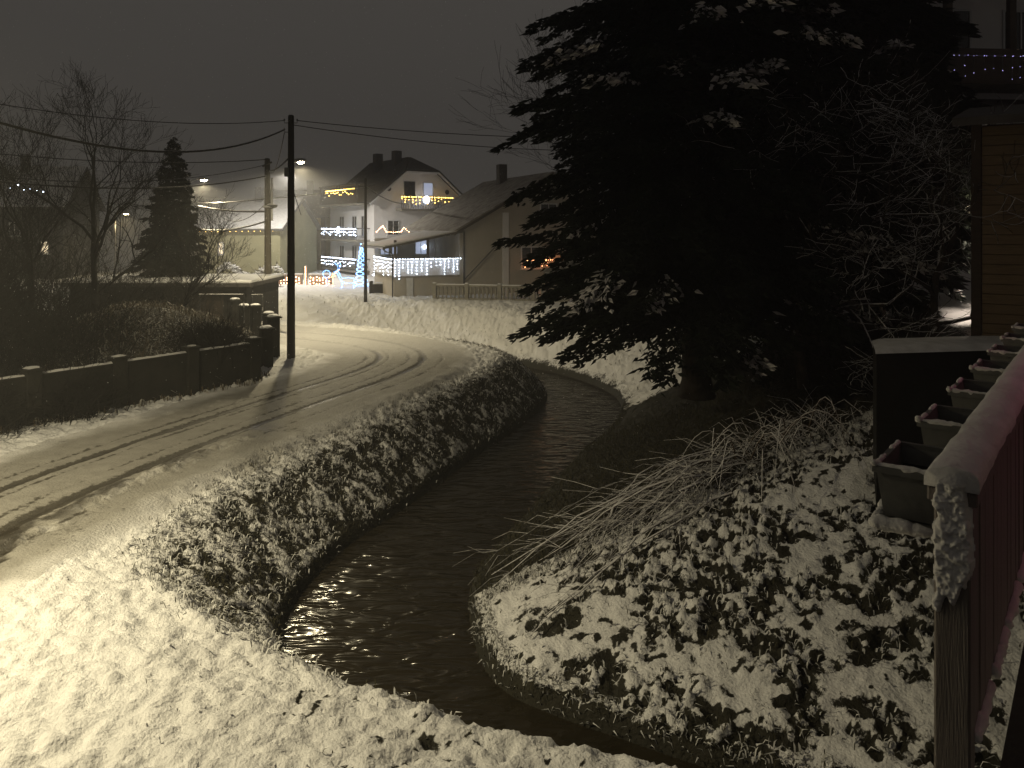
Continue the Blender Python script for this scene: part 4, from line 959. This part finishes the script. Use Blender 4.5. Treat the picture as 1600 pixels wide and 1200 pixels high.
bare_tree((8.1,15.0,2.0), grow_tree(6.0,.09,14,4,.62,(.1,-.05),.2,3,.22,up=.1), 'small bare tree with thin snowy twigs beside the retaining wall', minr=.005)
bare_tree((3.3,33.2,zat(3.3,33.2)), grow_tree(17,.14,31,5,.5,(0,0),.2,3,.14,up=.22), 'bare twiggy tree rising behind the left edge of the big spruce', 'thicket', minr=.007)
# leaning bare trees in the left garden
gt = [(-13.2,24.2,8.8,.12,21,(-.18,0),'crooked bare tree with forked trunk in the dark garden'),(-15.5,24.5,7.5,.09,22,(.1,0),'bare garden tree behind the crooked forked one'),
      (-17.5,23,7.0,.09,23,(0,0),'bare dark tree at the hidden end of the garden'),(-14.0,19.2,4.6,.07,24,(-.1,.1),'low bare shrub tree close behind the garden wall'),(-11.6,27.2,5.0,.08,25,(.15,0),'small bare tree beside the dry mound')]
for (x,y,h,r,sd,le,lb) in gt:
    bare_tree((x,y,zat(x,y)), grow_tree(h,r,sd,5,.5,le,.2,3,.17,up=.3), lb, 'thicket', group='bare trees in the left garden', minr=.0045)
def thicket(loc, n, h, sp, label, seed, mt='thicket'):
    rg = random.Random(seed); t = empty('bare_shrub', loc, 0, label, 'shrub', 'dark shrubs behind the garden wall'); m = MB()
    for i in range(n):
        x, y = rg.gauss(0,sp), rg.gauss(0,sp); p = Vector((x,y,-.3)); d = Vector((rg.gauss(0,.25),rg.gauss(0,.25),1)).normalized(); pts = [p]
        L0 = h*rg.uniform(.5,1.1)
        for k in range(5):
            d = (d+Vector((rg.gauss(0,.16),rg.gauss(0,.16),-.04*k))).normalized(); pts.append(pts[-1]+d*L0/5)
        m.tube(pts, [.014,.012,.010,.008,.006,.004], 3, cap=False)
        for k in range(7):
            j = rg.randint(1,4); b_ = pts[j]; dd = (d+Vector((rg.gauss(0,.7),rg.gauss(0,.7),rg.gauss(0,.4)))).normalized(); l = rg.uniform(.25,.8)
            m.tube([b_, b_+dd*l*.5+Vector((0,0,.03)), b_+dd*l], [.007,.006,.003], 3, cap=False)
    m.build('stems', M[mt], t)['kind'] = 'stuff'; return t
th = [(-12.9,17.6,2.3,.7,'dense dark shrub behind the wall nearest the lamp side'),(-14.6,19.8,3.4,1.1,'tall dark shrub mass in the garden corner'),(-12.2,20.2,2.4,.8,'twiggy shrub before the dry mound'),
      (-16.2,21.8,4.2,1.3,'tallest thicket of dark stems in the garden'),(-17.0,27,4.4,1.6,'thicket behind the crooked bare tree'),(-13.5,28.5,3.0,1.2,'shrub between mound and garage')]
th += [(-19,25,4.6,1.6,'broad thicket at the dark edge of the garden'),(-21,31,5.0,2.0,'high thicket before the dark house'),(-11.3,15.9,1.5,.45,'low dark bush spilling over the roadside wall'),(-10.2,17.6,1.3,.35,'small dark bush leaning on a wall post'),(-12.6,14.4,2.0,.6,'wide dark bush at the near end of the wall'),(-8.3,21.4,1.2,.4,'dry bush draped over the wall corner by the mound')]
th2 = [(7.7,16.6,1.3,.35,'bare twiggy shrub beneath the spruces beside the retaining wall'),(6.9,18.0,1.2,.4,'dark bare shrub between the spruce trunks'),(8.3,15.2,1.0,.3,'small bare shrub just behind the retaining wall top')]
for k_, (x,y,h,sp,lb) in enumerate(th2): thicket((x,y,zat(x,y)), 60, h, sp, lb, 80+k_)['group'] = 'shrubs under the spruces'
for k_, (x,y,h,sp,lb) in enumerate(th): thicket((x,y,zat(x,y)), 230, h, sp, lb, 40+k_)

# ------------------------------------------------------------------ brush pile on the right bank
bpile = empty('brush_pile', (2.6,13.0,zat(2.6,13.0)), 0, 'heap of cut bare branches lying across the right bank', 'brush pile')
rg = random.Random(5); o0 = bpile.location
def ground_pt(x, y, dz): return Vector((x, y, zat(x, y)+dz))-o0
tw_ = MB()
for i in range(46):
    s0 = rg.uniform(0,1); ax, ay = 4.4+rg.gauss(0,.55), 14.3+rg.gauss(0,.4); L0 = rg.uniform(1.2,4.2); an = math.atan2(-3.1,-4.4)+rg.gauss(0,.22)
    dx, dy = math.cos(an), math.sin(an); pts = []; hmax = rg.uniform(.15,.75)
    x, y = ax-rg.uniform(0,1.6)*.8, ay-rg.uniform(0,1.6)*.55
    for k in range(9):
        f = k/8; pts.append(ground_pt(x+dx*L0*f+rg.gauss(0,.055), y+dy*L0*f+rg.gauss(0,.055), .06+hmax*math.sin(math.pi*min(1, f*.9+.1))**.8*(1-.55*f)))
    r = .005+.026*rg.random()**2.2
    MB().tube(pts, [r*(1-.75*k/8) for k in range(9)], 5, cap=False).build('branch', M['twig'], bpile, smooth=True)
    for q in range(8):
        j = rg.randint(2,7); b_ = pts[j]; a2 = an+rg.gauss(0,.45); l = rg.uniform(.3,1.0)
        tw_.tube([b_, b_+Vector((math.cos(a2)*l*.5, math.sin(a2)*l*.5, rg.uniform(-.02,.12))), b_+Vector((math.cos(a2)*l, math.sin(a2)*l, rg.uniform(-.15,.15)))], [.005,.004,.0025], 3, cap=False)
for i in range(16):   # arching stems at the butt end
    x, y = 4.2+rg.gauss(0,.5), 13.9+rg.gauss(0,.4); a2 = rg.uniform(-2.9,.4); l = rg.uniform(.6,1.5); h = rg.uniform(.5,1.0)
    pts = [ground_pt(x+math.cos(a2)*l*f, y+math.sin(a2)*l*f, .05+h*math.sin(math.pi*(.15+.85*f))) for f in np.linspace(0,1,8)]
    MB().tube(pts, [.013*(1-.6*k/7) for k in range(8)], 5, cap=False).build('branch', M['twig'], bpile, smooth=True)
for i in range(260):
    x, y = 5.0+rg.gauss(0,.8), 14.4+rg.gauss(0,.6); a2 = rg.uniform(0,6.28); l = rg.uniform(.3,.9); p = ground_pt(x, y, rg.uniform(0,.4))
    tw_.tube([p, p+Vector((math.cos(a2)*l*.5, math.sin(a2)*l*.5, rg.uniform(.05,.3))), p+Vector((math.cos(a2)*l, math.sin(a2)*l, rg.uniform(-.1,.3)))], [.005,.004,.002], 3, cap=False)
tw_.build('twigs', M['twig'], bpile)['kind'] = 'stuff'

# ------------------------------------------------------------------ grass on the banks (uncountable)
def blades(n_try, xr, yr, keep, snowf, ln, wdt, seed, name, mt, label, bend=.5, lean=None):
    rg = np.random.default_rng(seed); X = rg.uniform(*xr, n_try); Y = rg.uniform(*yr, n_try)
    Zt, Inf = terrain(X, Y); k = keep(X, Y, Inf, rg); X, Y, Zt = X[k], Y[k], Zt[k]; n = len(X)
    sn = snowf(X, Y, {a: b_[k] for a, b_ in Inf.items()}, rg); az = rg.uniform(0, 2*np.pi, n); L0 = rg.uniform(*ln, n); w_ = rg.uniform(*wdt, n)*(1+.8*(sn > .5))
    p = np.stack([X,Y,Zt-.02],-1); hd = np.stack([np.cos(az), np.sin(az), 0*az],-1)
    if lean is not None: hd = hd*.6+np.array(lean)
    q = np.stack([-np.sin(az), np.cos(az), 0*az],-1)*w_[:,None]
    b_ = rg.uniform(.2,1,n)[:,None]*bend
    m1 = p+hd*(L0[:,None]*.35*b_)+np.array([0,0,1])*(L0*.62)[:,None]; tip = p+hd*(L0[:,None]*1.0*b_)+np.array([0,0,1])*(L0*(.95-.45*b_[:,0]))[:,None]
    Vv_ = np.stack([p-q*.7, p+q*.7, m1+q, m1-q, tip], 1).reshape(-1,3); i5 = np.arange(n)*5
    me = np_mesh(name, Vv_, quads=np.stack([i5,i5+1,i5+2,i5+3],-1), tris=np.stack([i5+3,i5+2,i5+4],-1), attrs={'snow': np.repeat(sn,5)})
    return tag(link(name, me, M[mt]), label, 'grass', None, 'stuff')
def keep_left(X, Y, I_, rg):
    f = I_['dl']/I_['wl']; pr = np.clip(np.minimum((1.16-f)/.25, f/.06), 0, 1)*np.interp(Y, [7.4,8.6,10,30,36], [.12,.3,1,1,.6])
    return I_['left'] & ~I_['inw'] & ~I_['ing'] & (rg.random(len(X)) < pr)
def snow_left(X, Y, I_, rg):
    cl = .6*fbm(X*7, Y*7, 2, 91)+.4*fbm(X*1.6, Y*1.6, 2, 92); f = I_['dl']/I_['wl']
    pr = np.clip(.44+3.6*(cl-.47)+.25*(f-.5), .04, .97)*np.interp(Y, [8,13,19,26], [1,.9,.4,.25])  # fewer snowy blades farther off, the bank's shade put into their colour
    return (rg.random(len(X)) < pr)*rg.uniform(.35,1,len(X))
blades(150000, (-6.4,3.2), (7.2,31), keep_left, snow_left, (.05,.14), (.0025,.0065), 71, 'bank_grass', 'grass', 'dark grass half buried in snow on the road side bank', 1.3)
def keep_right(X, Y, I_, rg):
    bare = ((Y-11.55)-.46*(X+.7)) > -.3
    pr = np.where(bare, .9*sm((22-Y)/3), .03+.22*I_['rough'])
    pr = np.where(I_['dr'] < .3, .8, pr)
    return ~I_['left'] & ~I_['inw'] & (rg.random(len(X)) < pr) & (X < 6.8)
def snow_right(X, Y, I_, rg):
    bare = ((Y-11.55)-.46*(X+.7)) > 0  # no snowy blades past the shade line, bare ground and painted shade
    return np.where(bare, 0, (rg.random(len(X)) < .55)*rg.uniform(.4,1,len(X)))
blades(110000, (-.8,6.8), (7.2,24), keep_right, snow_right, (.05,.15), (.003,.007), 72, 'bank_grass', 'grass', 'dark green and snowy grass on the right bank below the spruces', 1.3)
def keep_far(X, Y, I_, rg): return ~I_['left'] & ~I_['inw'] & (I_['dr'] < 4.2) & (rg.random(len(X)) < .5)
blades(6000, (-14,8), (25,46), keep_far, lambda X,Y,I_,rg: (rg.random(len(X)) < .85)*rg.uniform(.5,1,len(X)), (.06,.16), (.006,.014), 73, 'bank_grass', 'grass', 'snowy tufts of grass on the far bank before the balustrade')
def keep_mound(X, Y, I_, rg): return I_['ing'] & (np.exp(-(((X+10.4)/3.4)**2+((Y-23.2)/2.6)**2)) > rg.random(len(X))*.8)
blades(15000, (-15,-6.8), (18,28), keep_mound, lambda X,Y,I_,rg: (rg.random(len(X)) < .3)*rg.uniform(.3,.8,len(X)), (.12,.42), (.004,.010), 74, 'dry_grass', 'straw', 'dry straw grass over the garden mound', 1.9)
def keep_verge(X, Y, I_, rg): return I_['left'] & ~I_['inw'] & ~I_['ing'] & ~I_['onroad'] & (I_['dl'] > .8) & (fbm(X*1.5, Y*1.5, 2, 33) > .56)
blades(2600, (-6.5,3), (4.2,13), keep_verge, lambda X,Y,I_,rg: (rg.random(len(X)) < .4)*.7, (.03,.07), (.003,.006), 76, 'verge_grass', 'grass', 'sparse dark grass tips poking through the verge snow', .9)
def keep_wall(X, Y, I_, rg): return (I_['dg'] < .45) & (I_['dg'] > .14) & ~I_['ing'] & (rg.random(len(X)) < .5)
blades(22000, (-15,-7), (11,22.5), keep_wall, lambda X,Y,I_,rg: (rg.random(len(X)) < .25)*.6, (.08,.26), (.008,.016), 75, 'wall_weeds', 'straw', 'weeds along the foot of the garden wall', .7)

# ------------------------------------------------------------------ falling snow
rg = np.random.default_rng(99); n = 7000
D0 = rg.uniform(15, 48, n); c = np.stack([rg.uniform(-.72,.45,n)*D0, D0, rg.uniform(-.5,10.5,n)], -1); r = rg.uniform(.004,.009,n)
for (lx,ly,lz) in ((-8.4,30.5,6.5),(-17.6,44,6.6),(-30,60,5)):
    e_ = rg.normal(0,1,(700,3))*np.array([1.6,1.6,1.3])+np.array([lx,ly-.5,lz-1.2]); c = np.concatenate([c, e_]); r = np.concatenate([r, rg.uniform(.004,.008,700)])
n = len(c)
ofs = np.array([(1,0,0),(0,1,0),(-1,0,0),(0,-1,0),(0,0,1.6),(0,0,-1.6)]); Vv_ = (c[:,None,:]+ofs[None]*r[:,None,None]).reshape(-1,3)
ft = np.array([(0,1,4),(1,2,4),(2,3,4),(3,0,4),(1,0,5),(2,1,5),(3,2,5),(0,3,5)]); tri = (np.arange(n)[:,None,None]*6+ft[None]).reshape(-1,3)
tag(link('falling_snow', np_mesh('falling_snow', Vv_, tris=tri), M['snow']), 'snowflakes falling through the lamp light', 'snowfall', None, 'stuff')
# ------------------------------------------------------------------ snowy night air
hz = MB().box(-150,150,-30,190,-4.5,29.5).build('haze', None); tag(hz, 'thin snowy night haze', None, None, 'stuff')
hm = bpy.data.materials.new('night_haze'); hm.use_nodes = True; N, L = nodes_of(hm); N.clear()
ou = N.new('ShaderNodeOutputMaterial'); pv = N.new('ShaderNodeVolumePrincipled'); L.new(pv.outputs[0], ou.inputs['Volume'])
pv.inputs['Color'].default_value = (.92,.92,.92,1); pv.inputs['Density'].default_value = .0039; pv.inputs['Anisotropy'].default_value = .35
hz.data.materials.append(hm)
